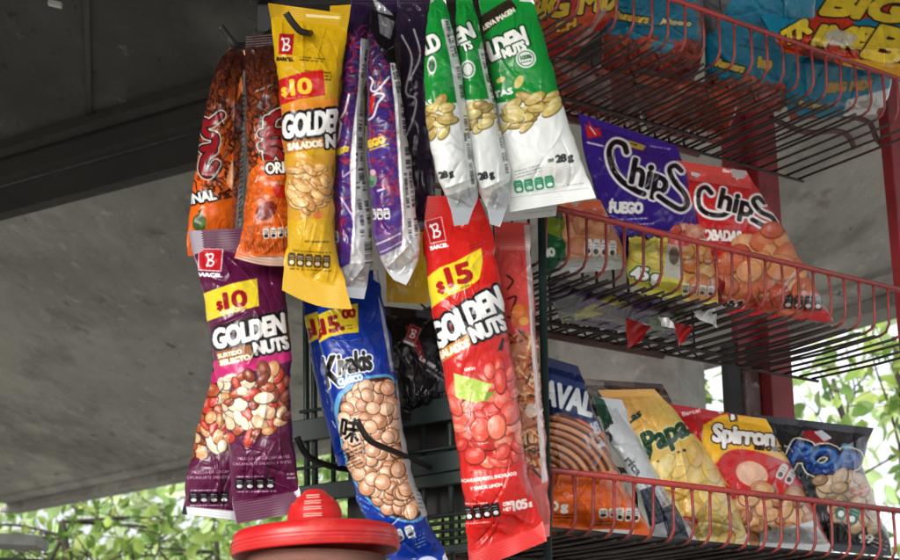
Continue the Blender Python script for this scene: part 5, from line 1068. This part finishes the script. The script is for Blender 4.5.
A = Art(745, 410, 905, 565, (36, 37, 42)); A.poly([(802, 432), (812, 430), (830, 440), (824, 446), (806, 442)], (150, 30, 44)); A.poly([(814, 432), (822, 430), (832, 438), (824, 442)], (214, 214, 220))
A.text('POP', 824, 460, 25, -10, 64, (26, 56, 124), 2.6, [(6.2, (214, 212, 196)), (4.8, (20, 22, 30))], shear=.3)
A.text('POP', 825, 457, 19, -10, 58, (70, 128, 186), .2, shear=.3, a=.8); A.ell(846, 447, 6, 4, 20, (120, 190, 220), .8, soft=.8)
A.nuts([(816, 480), (850, 470), (880, 484), (888, 520), (866, 530), (836, 516)], 26, (7, 12), [(166, 140, 110), (140, 112, 84), (186, 160, 130)], 9, (.6, .9)); A.smalltext(866, 490, 34, 2, 5, 18, (206, 60, 60), 5, 3)
A.icons(848, 512, 2, 10, 20, 2, -25, (70, 110, 100), (220, 224, 220)); A.text('99', 866, 538, 9, -4, 14, (220, 220, 214), .5); A.line([(792, 470), (806, 500)], 2, (150, 152, 156), .6); A.smalltext(880, 544, 16, 3, 4, -20, (190, 190, 190), 4, 1.6)
bag('snack_bag', 'black snack bag with shiny blue round letters at the far end of the lowest basket', [(750, 414), (772, 440), (792, 474), (810, 512), (818, 550)], [(874, 428), (866, 446), (862, 468), (874, 500), (886, 530), (892, 556)], SHP(822, 475, .125, .2), A, .03, (9, 9), .68, seed=119, amp=1.8, creases=30, group=G3_, back=(60, 60, 64), folds=[(780, 430, 820, 445, 2.6, 3), (870, 432, 840, 450, 2.6, 3), (860, 480, 835, 500, 2, 3)])

A = Art(535, 270, 715, 355, (50, 40, 84)); r = np.random.RandomState(8)
for k in range(16): A.poly([(r.uniform(545, 700), r.uniform(275, 350)) for q in range(3)], [(60, 44, 110), (196, 196, 60), (206, 206, 204), (36, 32, 50), (60, 96, 60)][k % 5], .7)
q = sh(0, 0, .458); bag('chip_bag', 'dark blue and yellow chip bag lying flat on the floor of the middle basket', [(552, 276), (550, 296), (556, 312), (562, 322)], [(690, 306), (686, 320), (690, 332), (694, 342)], (q[0], q[1], q[2], KS, -22), A, .012, (6, 6), .8, seed=131, amp=2.2, creases=30, group=G2_, back=(110, 110, 120))
A = Art(560, 365, 680, 420, (92, 70, 62)); r = np.random.RandomState(4)
for k in range(26): A.poly([(r.uniform(565, 675), r.uniform(368, 412)) for q in range(3)], [(60, 44, 40), (150, 140, 134), (110, 84, 74), (40, 32, 32)][k % 4], .7)
bag('snack_bag', 'brown crumpled wrapper sticking up behind the pale yellow bag in the lowest basket', [(572, 378), (576, 392), (584, 404), (590, 416)], [(662, 384), (668, 394), (672, 404), (676, 416)], SHP(622, 395, .14, .1), A, .016, (7, 6), .66, seed=133, amp=3.0, creases=40, group=G3_, back=(120, 100, 92))
